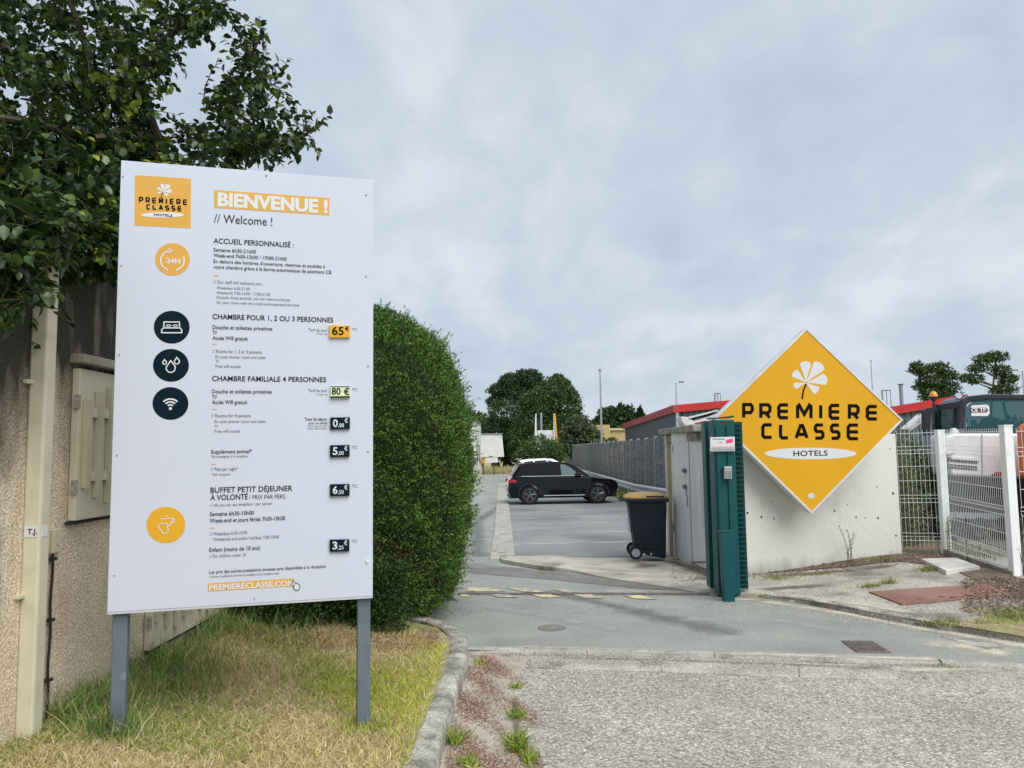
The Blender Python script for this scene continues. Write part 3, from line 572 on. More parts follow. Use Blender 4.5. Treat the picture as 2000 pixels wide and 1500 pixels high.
def word(pl, s, boxes, wpx, off, m, parent):
    """boxes: per letter (u0,v_top_left,u1,v_bottom_left...) as (u0,u1,vt,vb)"""
    mb = MB(); k = 0
    for ch_, (u0, u1, vt, vb) in zip(s, boxes):
        h = wpx/2
        for st in GL[ch_]: stroke(mb, pl, [(u0+h+(u1-u0-2*h)*a, vb-h-(vb-vt-2*h)*b) for a, b in st], wpx*pl_m(pl, (u0+u1)/2, (vt+vb)/2), off+.00004*k); k += 1
    mb.obj('lettering', m, parent)
def pl_m(pl, u, v): return abs(pl.hit(u, v-10)[1]-pl.hit(u, v+10)[1])/20.

# ============================================================ WELCOME BOARD
A = PY(223, 750, 4.20); B = PY(727, 750, 4.57); ax = B-A; ax[2] = 0; bw = np.linalg.norm(ax); ax /= bw; nn = np.array([ax[1], -ax[0], 0]); O = A.copy(); O[2] = 0
BP = Plane(O, ax, nn)
board = empty('welcome_board', (0, 0, 0), label='tall white hotel price board on two grey posts standing in the grass verge', cat='sign')
bw = 1.405; zb, zt = .866, 3.36
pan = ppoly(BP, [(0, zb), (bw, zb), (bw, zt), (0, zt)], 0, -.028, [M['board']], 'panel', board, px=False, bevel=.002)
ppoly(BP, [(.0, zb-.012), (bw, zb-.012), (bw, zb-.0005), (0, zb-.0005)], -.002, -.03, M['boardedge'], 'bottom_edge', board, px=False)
for a in (.02, bw-.085):
    q = [(a, -.1), (a+.075, -.1), (a+.075, zt-.1), (a, zt-.1)]
    ppoly(BP, q, -.032, -.107, M['postgrey'], 'post', board, px=False, bevel=.006)
for (u, v) in ((240, 345), (520, 343), (715, 381), (237, 519), (715, 540), (233, 693), (719, 715), (229, 889), (719, 882), (223, 1124), (497, 1169)):
    pellipse(BP, (u, v), 1.7, 1.7, .004, -.001, M['greyplastic'], 'screw', board, 8)
pellipse(BP, (717, 1096), 3, 3, .008, -.001, M['signframe'], 'screw', board, 10)
lg = ppoly(BP, [(263.6, 342), (373, 349), (372.5, 446), (262.6, 440)], .0012, -.001, M['orange'], 'logo_square', board)
def flower(pl, T, m, ms, parent, off, stem=True):
    """T maps zoomed sketch coordinates of the big sign to pixels"""
    cx, cy = 708, 452; mb = MB()
    for (tx, ty, wd_, nb) in ((618, 375, 62, 4), (703, 300, 78, 4), (815, 315, 92, 4), (858, 425, 80, 4), (792, 515, 62, 3), (622, 478, 46, 3)):
        dx, dy = tx-cx, ty-cy; L_ = math.hypot(dx, dy); dx /= L_; dy /= L_; nx, ny = -dy, dx; pts = []
        for f_, w_ in ((.06, .05), (.35, .17), (.62, .36), (.85, .5)): pts.append((cx+dx*L_*f_+nx*wd_*w_, cy+dy*L_*f_+ny*wd_*w_))
        K = nb*4
        for i in range(K+1):
            a = i/K; lat = (.5-a)*wd_; bump = L_*(.96+.10*math.sin(math.pi*a))+5*abs(math.sin(a*nb*math.pi))-3; pts.append((cx+dx*bump+nx*lat*1.02, cy+dy*bump+ny*lat*1.02))
        for f_, w_ in ((.85, .5), (.62, .36), (.35, .17), (.06, .05)): pts.append((cx+dx*L_*f_-nx*wd_*w_, cy+dy*L_*f_-ny*wd_*w_))
        q = [pl.hit(*T(*p)) for p in pts]; c = pl.hit(*T(cx+dx*L_*.6, cy+dy*L_*.6)); vs = [pl.pt(*c, off)]+[pl.pt(*p, off) for p in q]
        mb.add(vs, [(0, i+2, i+1) if False else (0, i+1, i+2) for i in range(len(q)-1)]+[(0, len(q), 1)]); off += .00003
    mb.obj('flower_emblem', m, parent)
    if stem:
        mb = MB(); a = T(710, 462); b = T(692, 500); c = T(683, 540); d = T(679, 575); stroke(mb, pl, [a, b, c, d], pl_m(pl, *a)*math.hypot(*(np.array(T(0, 12))-np.array(T(0, 0)))), off+.0008)
        mb.obj('flower_stem', ms, parent)
flower(BP, lambda x, y: (320+(x-725)*.1075, 378+(y-480)*.098+(x-725)*.006), M['white_print'], M['black_print'], board, .0024)
def lets(u0, u1, vt0, vt1, h, s, gap=.42, sh=0):
    n = len(s); wu = [(.45 if c == 'I' else 1) for c in s]; tot = sum(wu)+gap*(n-1); k = (u1-u0)/tot; r = []; x = u0
    for c, w_ in zip(s, wu):
        vt = vt0+(vt1-vt0)*(x-u0)/(u1-u0); r.append((x, x+k*w_, vt, vt+h)); x += k*(w_+gap)
    return r
word(BP, 'PREMIERE', lets(271.5, 366, 384.5, 390, 11.5, 'PREMIERE', .5), 2.5, .0024, M['black_print'], board)
word(BP, 'CLASSE', lets(286, 355, 399, 403, 10.5, 'CLASSE', .45), 2.5, .0024, M['black_print'], board)
pellipse(BP, (317.5, 420), 42.5, 5.2, .0022, .001, M['white_print'], 'logo_oval', board)
text(BP, 'HOTELS', 301, 421.5, 337, 4.6, M['black_print'], board, .02, off=.0034)
ppoly(BP, [(418.4, 371), (418.4, 406), (643, 420.5), (643.8, 386.7)], .0012, -.001, M['orange'], 'banner', board)
text(BP, 'BIENVENUE !', 425, 401.5, 640, 25, M['white_print'], board, .045, off=.0026)
I_, Gy = M['ink'], M['inkgrey']
for s, u0, v, u1, cap, b, m in [
    ('// Welcome !', 418, 434.5, 532, 17, .0, I_), ('ACCUEIL PERSONNALISÉ :', 417, 475, 574, 10, .012, I_),
    ('Semaine 6h30-21h00', 417, 491, 500, 7, .008, I_), ('Week-end 7h00-12h00 / 17h00-21h00', 417, 502, 560, 7, .008, I_),
    ("En dehors des horaires d'ouverture, réservez et accédez à", 417, 513.5, 635, 7, .006, I_), ('votre chambre grâce à la borne automatique de paiement CB.', 417, 524.5, 649, 7, .006, I_),
    ('// Our staff will welcome you :', 417, 553.5, 514, 6.5, 0, Gy), ('Weekdays 6:30-21:00', 423, 564.5, 488, 5.5, 0, Gy), ('Weekends 7:00-12:00 / 17:00-21:00', 423, 574, 528, 5.5, 0, Gy),
    ('Outside those periods, you can reserve and pay', 423, 583, 567, 5.5, 0, Gy), ('for your room with the credit-card-operated terminal', 423, 593, 584, 5.5, 0, Gy),
    ('CHAMBRE POUR 1, 2 OU 3 PERSONNES', 415, 623, 651, 10, .014, I_), ('Douche et toilettes privatives', 415, 642.5, 532, 7.5, .01, I_), ('TV', 415, 653, 424, 7.5, .01, I_), ('Accès Wifi gratuit', 415, 663.5, 484, 7.5, .01, I_),
    ('// Rooms for 1, 2 or 3 persons', 415, 689, 511, 6.5, .003, Gy), ('En suite shower room and toilet', 421, 699.5, 519, 6, 0, Gy), ('TV', 421, 708.5, 428, 6, 0, Gy), ('Free wifi access', 421, 718, 470, 6, 0, Gy),
    ('CHAMBRE FAMILIALE 4 PERSONNES', 414, 744, 637, 10, .014, I_), ('Douche et toilettes privatives', 414, 768, 531, 7.5, .01, I_), ('TV', 414, 779, 424, 7.5, .01, I_), ('Accès Wifi gratuit', 414, 789, 483, 7.5, .01, I_),
    ('// Rooms for 4 persons', 413, 815, 490, 6.5, .003, Gy), ('En suite shower room and toilet', 419, 826, 519, 6, 0, Gy), ('TV', 419, 835.5, 426, 6, 0, Gy), ('Free wifi access', 419, 845, 469, 6, 0, Gy),
    ('Supplément animal*', 412, 886, 492, 7.5, .008, I_), ('*Se renseigner à la réception', 412, 894, 484, 5, 0, Gy), ('// Pets per night*', 412, 919.5, 465, 6.5, .002, Gy), ('*Ask reception', 413, 929, 450, 5, 0, Gy),
    ('BUFFET PETIT DÉJEUNER', 411, 962.5, 571, 10.5, .014, I_), ('À VOLONTÉ', 411, 977, 484, 10.5, .014, I_), ('/ PRIX PAR PERS.', 487, 975.5, 558, 8.5, -.004, I_), ('// All you can eat breakfast / per person', 411, 989.5, 532, 6, 0, Gy),
    ('Semaine 6h30-10h00', 410, 1008, 496, 8, .01, I_), ('Week-end et jours fériés 7h00-10h00', 410, 1021, 557, 8, .01, I_), ('// Weekdays 6:30-10:00', 410, 1046, 483, 6.5, 0, Gy), ('Weekends and public holidays 7:00-10:00', 416, 1056.5, 545, 6.5, 0, Gy),
    ('Enfant (moins de 10 ans)', 409, 1078, 508, 8, .01, I_), ('// For children under 10', 409, 1089.5, 480, 6.5, 0, Gy),
    ('Les prix des autres prestations annexes sont disponibles à la réception', 409, 1120.5, 636, 6.5, .006, I_), ('// Prices of additional services are available at the reception desk', 409, 1128.5, 545, 4.5, 0, Gy),
    ('Tarif du jour', 602, 647, 639, 6, 0, Gy), ("// Today's rate", 617, 653.5, 639, 3.5, 0, Gy), ('Tarif du jour', 602, 765.5, 639, 6, 0, Gy), ("// Today's rate", 617, 772, 639, 3.5, 0, Gy),
    ('Taxe de séjour', 595, 821.5, 639, 6, .01, I_), ('pour un adulte', 603, 828.5, 639, 5, 0, I_), ('// Tourist tax per adult', 599, 833.5, 639, 3.6, 0, Gy), ('and per night in addition', 600, 838.5, 639, 3.6, 0, Gy),
    ('TTC', 687, 646.5, 698, 6, -.002, Gy), ('TTC', 687, 764, 698, 6, -.002, Gy), ('TTC', 687, 877, 698, 6, -.002, Gy), ('TTC', 687, 952.5, 698, 6, -.002, Gy), ('TTC', 687, 1060.5, 698, 6, -.002, Gy)]:
    text(BP, s, u0, v, u1, cap, m, board, b)
for (u, v) in ((418, 537), (415, 671), (414, 798), (412, 905.5), (410, 1030)): ppoly(BP, [(u, v), (u+9, v+.3), (u+9, v+2.2), (u, v+1.9)], .0015, -.001, M['orange'], 'dash', board)
ppoly(BP, [(406, 1139.5), (406, 1155.3), (575, 1145), (575, 1129.5)], .0012, -.001, M['orange'], 'banner', board)
text(BP, 'PREMIERECLASSE.COM', 408.5, 1153.2, 573, 11, M['white_print'], board, .03, off=.0026)
mb = MB(); hand = [(571, 1134), (575, 1135), (578, 1141), (578.5, 1138.5), (581, 1138.5), (582, 1141), (584.5, 1141), (586, 1147), (583, 1152), (577, 1152.5), (573, 1147), (571.5, 1144), (575, 1145), (571, 1137)]
ppoly(BP, hand[:11], .0034, .002, M['white_print'], 'hand_cursor', board)
stroke(mb, BP, hand, .0035, .0045, closed=True); mb.obj('cursor_outline', I_, board)
# price plates
def price(quad, m, txts):
    p = ppoly(BP, quad, .018, 0, m, 'price_plate', board, bevel=.002)
    for (s, u0, v, u1, cap, b, mm) in txts: text(BP, s, u0, v, u1, cap, mm, p, b, off=.0195)
price([(643, 636), (683, 637), (683, 660), (643, 660)], M['orange2'], [('65', 648, 654.5, 671, 15.5, .02, M['black_print']), ('€', 673, 646.5, 681, 8, .02, M['black_print'])])
pc = [(645, 755), (683, 755), (683, 777), (645, 777.5)]
price(pc, M['cream_print'], [('80', 647.5, 771, 665, 13, .02, M['black_print']), ('€', 671, 771.5, 682, 12.5, .02, M['black_print'])])
ppoly(BP, [(645, 755), (683, 755), (683, 756.6), (645, 756.6)], .0195, .018, I_, 'plate_edge', board); ppoly(BP, [(645, 774.5), (683, 774), (683, 777), (645, 777.5)], .0195, .018, I_, 'plate_edge', board)
W_ = M['white_print']
for (u, v, a, b_) in ((645, 815, '0', ',88'), (644.5, 869, '5', ',00'), (644.5, 945, '6', ',50'), (644, 1053, '3', ',25')):
    price([(u, v+.7), (u+38, v), (u+38, v+23), (u, v+24)], M['navy'], [(a, u+5, v+19, u+14.5, 14.5, .02, W_), (b_, u+15.5, v+19.5, u+26.5, 7.5, .01, W_), ('€', u+27.5, v+11, u+34, 8.5, .015, W_)])
# icons
def disc_icon(c, rx, ry, m): return pellipse(BP, c, rx, ry, .0015, -.001, m, 'icon_disc', board, 48)
d = disc_icon((337, 506.5), 34, 31.5, M['orange']); mb = MB()
stroke(mb, BP, [(337+23*math.cos(math.radians(a)), 509+20*math.sin(math.radians(a))) for a in range(110, 262, 8)], .008, .003)
stroke(mb, BP, [(337+23*math.cos(math.radians(a)), 509+20*math.sin(math.radians(a))) for a in range(-22, 82, 8)], .008, .003)
stroke(mb, BP, [(329, 485), (336, 490), (329, 495)], .006, .0032); mb.obj('clock_arrow', W_, d)
text(BP, '24H', 325, 514, 352, 9.5, W_, d, .03, off=.003)
d = disc_icon((335.5, 639), 35, 32, M['navy']); mb = MB()
stroke(mb, BP, [(320, 639), (320.5, 629), (350.5, 629), (351, 639)], .0065, .003); stroke(mb, BP, [(316, 650), (316, 644), (320, 640.5), (351, 640.5), (355, 644), (355, 650)], .0065, .0031, closed=True)
stroke(mb, BP, [(325, 636), (327, 634.5), (332, 634.5), (334, 636), (332, 637.5), (327, 637.5)], .004, .0032, closed=True); stroke(mb, BP, [(338, 636), (340, 634.5), (345, 634.5), (347, 636), (345, 637.5), (340, 637.5)], .004, .0033, closed=True); mb.obj('bed_icon', W_, d)
d = disc_icon((334, 713.5), 35, 32, M['navy']); mb = MB()
def drop(cx, cy, r, off):
    pts = [(cx, cy-r*1.55)]+[(cx+r*math.cos(math.radians(a)), cy+r*math.sin(math.radians(a))) for a in range(-25, 206, 21)]; stroke(mb, BP, pts, .006, off, closed=True)
drop(333.5, 718.5, 9, .003); drop(321.5, 708, 3.7, .0031); drop(345.5, 706, 5, .0032); mb.obj('shower_drops', W_, d)
d = disc_icon((333, 788), 35, 32, M['navy']); mb = MB()
for k, r in enumerate((6.5, 12.5, 18.5)): stroke(mb, BP, [(333+r*1.05*math.cos(math.radians(a)), 797+r*.95*math.sin(math.radians(a))) for a in range(-135, -44, 9)], .0085, .003+.0001*k)
mb.obj('wifi_icon', W_, d); pellipse(BP, (333, 798), 3, 2.8, .0032, .0014, W_, 'wifi_dot', d, 16)
d = disc_icon((324, 1025), 38, 35.5, M['orange2']); mb = MB()
stroke(mb, BP, [(314, 1014), (337, 1012), (337, 1018), (333, 1026), (326, 1027)], .005, .003); stroke(mb, BP, [(337, 1014), (341, 1014), (341, 1019), (336, 1022)], .004, .0031)
stroke(mb, BP, [(309, 1026), (313, 1023), (325, 1022), (329, 1026), (327, 1029), (329, 1038), (320, 1043), (313, 1033), (310, 1031)], .005, .0032, closed=True)
stroke(mb, BP, [(323, 1011), (324, 1007)], .003, .0033); stroke(mb, BP, [(327, 1010), (327, 1006)], .003, .0034); mb.obj('breakfast_icon', W_, d)

# sticker on downpipe
SP = Plane((WX+.0, 4.188, 0), (1, 0, 0), (0, -1, 0))
st = ppoly(SP, [(.012, 1.27), (.085, 1.27), (.085, 1.33), (.012, 1.33)], .0015, -.001, M['white_print'], 'sticker', pipe, px=False)
SP2 = Plane((WX+.096, 4.2, 0), (0, 1, 0), (1, 0, 0))
st2 = ppoly(SP2, [(.005, 1.27), (.055, 1.27), (.055, 1.33), (.005, 1.33)], .0015, -.001, M['white_print'], 'sticker', pipe, px=False)
text(SP, 'T.J.', 54, 1043, 73, 10, I_, st, .02, off=.003)

# ============================================================ SHELTER WALL + DIAMOND SIGN
WA = GF(1449, 1117, lambda x, y: .05); WB = GF(1762, 1076, lambda x, y: .235)
WL = Plane((WA[0], WA[1], 0), (WB-WA)/np.linalg.norm((WB-WA)[:2])*[1, 1, 0], (0, 0, 0)); axw = (WB-WA)*[1, 1, 0]; wl = np.linalg.norm(axw); axw /= wl
WL.ax = axw; WL.n = np.array([axw[1], -axw[0], 0])
shel = empty('bin_shelter', (0, 0, 0), label='cream rendered bin shelter wall carrying the yellow diamond sign, grey door on its left side', cat='shelter')
wt = 1.86
WTH = .22
ppoly(WL, [(-.2, -.2), (wl, -.2), (wl, wt), (-.2, wt)], 0, -WTH, M['creamwall'], 'wall', shel, px=False, bevel=.008)
for (u, v) in ((1460, 1002), (1487, 1010), (1512, 1013), (1630, 998), (1655, 986), (1690, 1012), (1672, 1010), (1745, 965), (1738, 877), (1713, 951), (1508, 980), (1744, 963), (1750, 1046), (1715, 1012)):
    c = WL.hit(u, v); r = random.uniform(.008, .016); ppoly(WL, [(c[0]+r*math.cos(a), c[1]+r*1.2*math.sin(a)) for a in (0, 1, 2, 3, 4, 5)], .0015, -.002, M['hole'], 'pit_mark', shel, px=False)
# side with concrete panels and steel door, facing the bays
SX = 2.64
def side(y0, y1, z0, z1, t, name, m, x=SX, **k): return MB().box(x, y0, z0, x+t, y1, z1).obj(name, m, shel, **k)
side(13.05, 13.20, -.15, 1.93, .14, 'concrete_post', M['cream2'], x=SX-.04, bevel=.01)
for k in range(4): side(12.35, 13.04, -.12+k*.475, -.12+k*.475+.465, .05, 'concrete_panel', M['cream'], x=SX+.02, bevel=.006)
side(11.0, 13.25, 1.80, 1.92, .16, 'lintel', M['oldconc'], x=SX-.02, bevel=.01)
MB().hexa([(SX-.12, 10.75, 1.93), (3.9, 10.95, 1.93), (3.9, 13.3, 1.93), (SX-.12, 13.3, 1.93), (SX-.12, 10.75, 2.03), (3.9, 10.95, 2.03), (3.9, 13.3, 2.03), (SX-.12, 13.3, 2.03)]).obj('roof_slab', M['oldconc'], shel, bevel=.015)
a0 = PY(1322, 1090, 12.35); a1 = PY(1384, 1106, 10.95)
for k in range(1):
    dd = Plane((a0[0], a0[1], 0), (a1-a0)*[1, 1, 0]/np.linalg.norm((a1-a0)[:2]), (0, 0, 0)); dd.n = np.array([dd.ax[1], -dd.ax[0], 0])
    if dd.n[0] > 0: dd.n = -dd.n
DL = np.linalg.norm((a1-a0)[:2])
door = ppoly(dd, [(0, -.02), (DL, .0), (DL, 2.02), (0, 1.98)], .03, -.02, M['greydoor'], 'door', shel, px=False)
ppoly(dd, [(DL*.58, .02), (DL*.60, .02), (DL*.60, 1.96), (DL*.58, 1.96)], .036, .03, M['greyplastic'], 'door_seam', door, px=False)
for z, w_ in ((1.36, .10), (1.12, .09)): ppoly(dd, [(DL*.42, z-.03), (DL*.42+w_, z-.03), (DL*.42+w_, z+.03), (DL*.42, z+.03)], .07, .03, M['iron'], 'door_latch', door, px=False, bevel=.006)
for z in (.45, 1.7): ppoly(dd, [(.0, z-.05), (.08, z-.05), (.08, z+.05), (.0, z+.05)], .045, .03, M['galv'], 'hinge', door, px=False)
mb = MB(); mb.tube([dd.pt(DL*.5, 1.08, .06), dd.pt(DL*.53, .95, .05), dd.pt(DL*.51, .82, .05)], .008); mb.obj('chain', M['iron'], door)

# diamond sign
DP = Plane((0, 10.15, 0), (math.cos(.03), math.sin(.03), 0), (math.sin(.03), -math.cos(.03), 0)); c0 = PY(1580, 818, 10.12); DP.O = np.array([c0[0], c0[1], 0])
dia = empty('diamond_sign', (0, 0, 0), label='large yellow diamond sign with white flower mounted above the cream wall', cat='sign')
q = [DP.hit(*p) for p in ((1575, 640), (1763.5, 820), (1585, 1003.5), (1395, 817))]
cxd = sum(p[0] for p in q)/4; czd = sum(p[1] for p in q)/4
def shrink(f): return [(cxd+(a-cxd)*f, czd+(b-czd)*f) for a, b in q]
ppoly(DP, shrink(1.), -.004, -.15, M['signframe'], 'frame', dia, px=False, bevel=.006)
ppoly(DP, shrink(.972), .0, -.01, M['sign_yellow'], 'face', dia, px=False)
fr = MB(); o1, i1 = shrink(1.0), shrink(.972)
for i in range(4):
    j = (i+1) % 4; vs = [DP.pt(*o1[i], .008), DP.pt(*o1[j], .008), DP.pt(*i1[j], .008), DP.pt(*i1[i], .008)]; vb = [DP.pt(*o1[i], -.004), DP.pt(*o1[j], -.004), DP.pt(*i1[j], -.004), DP.pt(*i1[i], -.004)]
    fr.hexa(vb+vs)
fr.obj('face_rim', M['signframe'], dia)
Z4 = lambda x, y: (1390+x*.26, 630+y*.26)
flower(DP, Z4, M['white_print'], M['black_print'], dia, .002)
bx = []
for (a, b, t, h) in ((228, 317, 603, 122), (357, 450, 605, 122), (492, 585, 606, 121), (633, 758, 608, 122), (792, 846, 609, 121), (877, 970, 610, 120), (1022, 1112, 613, 121), (1157, 1252, 618, 118)):
    p0 = Z4(a, t); p1 = Z4(b, t+h); bx.append((p0[0], p1[0], p0[1], p1[1]))
word(DP, 'PREMIERE', bx, 6.4, .003, M['black_print'], dia)
bx = []
for (a, b, t, h) in ((372, 463, 756, 118), (505, 585, 757, 121), (622, 728, 757, 122), (766, 848, 757, 123), (888, 968, 758, 123), (1013, 1111, 758, 126)):
    p0 = Z4(a, t); p1 = Z4(b, t+h); bx.append((p0[0], p1[0], p0[1], p1[1]))
word(DP, 'CLASSE', bx, 6.4, .003, M['black_print'], dia)
pellipse(DP, Z4(742, 984), 90, 11.3, .002, .0, M['white_print'], 'oval', dia)
text(DP, 'HOTELS', *Z4(614, 1003), Z4(872, 0)[0], 10.2, M['black_print'], dia, .012, off=.0035)
pellipse(DP, Z4(748, 1302), 6.8, 5.6, .002, 0, M['signframe'], 'patch', dia, 14)
for (u, v) in ((1500, 800), (1640, 800)): pass
for a in (-.6, .5): ppoly(DP, [(cxd+a, 1.55), (cxd+a+.08, 1.55), (cxd+a+.08, 1.8), (cxd+a, 1.8)], -.15, -.42-.08*(a > 0), M['galv'], 'bracket', dia, px=False)
flush_text()

# ============================================================ GREEN GATE POST, BOLLARD, BIN
def at(u, v, Y): return PY(u, v, Y)
gz = g(9)
gate = empty('gate_post', (0, 0, 0), label='tall dark green steel end of the sliding gate with notice and keypad', cat='gate')
def vbox(u0, u1, v_top, Y, th, name, m, parent, vb=1160, z0=-.05, **k):
    a = at(u0, v_top, Y); b = at(u1, v_top, Y); zb_ = z0 if vb is None else at((u0+u1)/2, vb, Y)[2]
    return MB().box(a[0], Y, zb_, b[0], Y+th, a[2]).obj(name, m, parent, **k)
vbox(1376, 1391, 822, 9.35, .18, 'rear_column', M['green'], gate, 1148, bevel=.008)
fp = vbox(1392, 1434, 820, 9.0, .22, 'front_column', M['green'], gate, 1163, bevel=.01)
for u in (1397, 1418): vbox(u, u+1.6, 832, 8.985, .014, 'rib', M['greendark'], gate, 1160)
vbox(1434, 1449, 824, 9.12, .06, 'comb_strip', M['greendark'], gate, 1150)
cm = MB()
for k in range(36):
    z = .05+k*.055; a = at(1434, 900, 9.1)[0]; b = at(1449, 900, 9.1)[0]; cm.box(a, 9.08, z, b+.012, 9.10, z+.008)
cm.obj('comb_teeth', M['green'], gate, kind='stuff')
cap = MB().hexa([(2.33, 9.0, 2.03), (2.60, 9.0, 2.055), (2.60, 9.22, 2.05), (2.33, 9.22, 2.04), (2.33, 9.0, 2.045), (2.60, 9.0, 2.075), (2.60, 9.22, 2.07), (2.33, 9.22, 2.06)]).obj('cap', M['green'], gate)
GP = Plane((0, 8.98, 0), (1, 0, 0), (0, -1, 0))
nz = ppoly(GP, [(1387, 854), (1434.5, 853), (1434.5, 881), (1387, 881.5)], .012, 0.004, M['white_print'], 'notice', gate)
ppoly(GP, [(1417, 859.5), (1430.5, 856.5), (1431, 864), (1417.5, 866.5)], .014, .012, M['pink'], 'pink_logo', nz)
for v, u0, u1, m_ in ((857.5, 1392, 1414, I_), (864, 1404, 1410, Gy), (873.2, 1389, 1433, M['pink']), (876.5, 1389, 1433, Gy), (879, 1389, 1433, Gy)):
    mb = MB(); u = u0
    while u < u1-1: l_ = random.uniform(1.2, 4); a = GP.hit(u, v); b = GP.hit(min(u+l_, u1), v); mb.box(a[0], 8.965, a[1]-.0035, b[0], 8.967, a[1]+.0035); u += l_+.8
    mb.obj('small_print', m_, nz)
kp = ppoly(GP, [(1412.5, 911), (1427.5, 911), (1427.5, 935), (1412.5, 935)], .05, 0, M['galv'], 'keypad', gate, bevel=.006)
mb = MB()
for i in range(3):
    for j in range(4): a = GP.hit(1415+i*4, 921+j*3.3); mb.box(a[0], 8.926, a[1]-.006, a[0]+.012, 8.931, a[1]+.006)
mb.obj('key', M['iron'], kp)
mb = MB(); mb.tube([at(1350, 1098, 9.5), at(1378, 1098, 9.4)], .012); mb.tube([at(1352, 1100, 9.5), at(1378, 1112, 9.4)], .010); mb.obj('stop_arm', M['iron'], gate)
a = at(1408, 1040, 8.72); b = at(1433, 1040, 8.72)
bo = empty('bollard', ((a[0]+b[0])/2, 8.78, 0), label='short dark green square post standing in front of the gate post', cat='bollard'); w2 = (b[0]-a[0])/2
MB().hexa([(-w2*.8, -.06, -.05), (w2*.8, -.06, -.05), (w2*.8, .06, -.05), (-w2*.8, .06, -.05), (-w2, -.06, a[2]), (w2, -.06, a[2]), (w2, .06, a[2]), (-w2, .06, a[2])]).obj('shaft', M['green'], bo, bevel=.006)
MB().box(-w2-.006, -.066, a[2]+.001, w2+.006, .066, a[2]+.018).obj('cap', M['green'], bo, bevel=.004)

bc = GF(1270, 1093, Lz(.05)); bwid = 76/1500*bc[1]; bh = 1.02
bin_ = empty('wheelie_bin', (bc[0]+.0, bc[1]+.28, g(bc[1])+.05), math.radians(-4), label='dark blue wheelie bin with mustard yellow lid beside the shelter', cat='bin')
hw = .30
bm_ = MB(); bm_.hexa([(-.20, -.24, .10), (.27, -.24, .0), (.27, .24, .0), (-.20, .24, .10), (-.30, -.30, .93), (.30, -.30, .93), (.30, .30, .93), (-.30, .30, .93)])
bm_.obj('body', M['bin'], bin_, bevel=.03, smooth=True)
MB().box(-.34, -.33, .89, .335, .33, .945).obj('rim', M['bin'], bin_, bevel=.012)
lm = MB(); R_ = 8
for j, (s_, z_) in enumerate(((1.06, .948), (1.06, .965), (.98, .99), (.75, 1.02), (.3, 1.035))):
    for k in range(16):
        an = 2*math.pi*(k+.5)/16; cx_, sy_ = math.cos(an), math.sin(an); e_ = max(abs(cx_), abs(sy_)); rx = .33*s_*cx_/e_**.8; ry = .32*s_*sy_/e_**.8; lm.v.append((rx, ry, z_))
for j in range(4):
    for k in range(16): lm.f.append((j*16+k, j*16+(k+1) % 16, (j+1)*16+(k+1) % 16, (j+1)*16+k)); lm.m.append(0)
lm.f.append(tuple(range(64, 80))); lm.m.append(0)
lid = lm.obj('lid', M['binlid'], bin_, smooth=True)
MB().box(-.02, -.345, .965, .26, -.30, .99).obj('lid_grip', M['bin'], lid, bevel=.008)
hb = MB(); hb.tube([(-.36, -.25, .93), (-.42, -.24, .91), (-.42, .24, .91), (-.36, .25, .93)], .016); hb.obj('handle', M['bin'], bin_)
for y in (-.26, .26):
    wh = MB().disc((-.20, y, .105), (0, 1, 0), .105, -.03, .03, 24).obj('wheel', M['rubber'], bin_, bevel=.01, smooth=True)
    MB().disc((-.20, y, .105), (0, 1, 0), .065, -.036, .036, 20).obj('wheel_hub', M['greyplastic'], wh, smooth=True)
for x in (-.07, .04): MB().disc((x, -.253, .085), (0, 1, 0), .012, -.01, .0, 10).obj('stud', M['white'], bin_)
MB().hexa([(-.288, -.12, .40), (-.262, -.12, .40), (-.262, .05, .40), (-.288, .05, .40), (-.315, -.12, .62), (-.27, -.12, .62), (-.27, .05, .62), (-.315, .05, .62)]).obj('label_sticker', M['white_print'], bin_)
MB().box(-.2, -.3, .2, .2, -.286, .22).obj('front_rib', M['bin'], bin_)

# ============================================================ GUARD RAIL + PLANK FENCE
gr = empty('guard_rail', (0, 0, 0), label='galvanised steel guard rail running along the plank fence beside the bays', cat='guard rail')
GX = 4.72
prof = [(0, .45), (-.07, .50), (-.07, .54), (0, .585), (0, .615), (-.07, .66), (-.07, .70), (0, .75)]
mb = MB(); yy = [19.5, 24, 30, 40, 55, 74]; n = len(prof)
mb.add([(GX+a, y, g(y)+b) for y in yy for a, b in prof], [(i*n+k, i*n+k+1, (i+1)*n+k+1, (i+1)*n+k) for i in range(len(yy)-1) for k in range(n-1)])
ro = mb.obj('rail_beam', M['galv'], gr); md = ro.modifiers.new('thick', 'SOLIDIFY'); md.thickness = .006
y = 20.
while y < 74: MB().box(GX+.01, y, g(y)-.1, GX+.09, y+.1, g(y)+.72).obj('rail_post', M['galv'], gr); y += 4

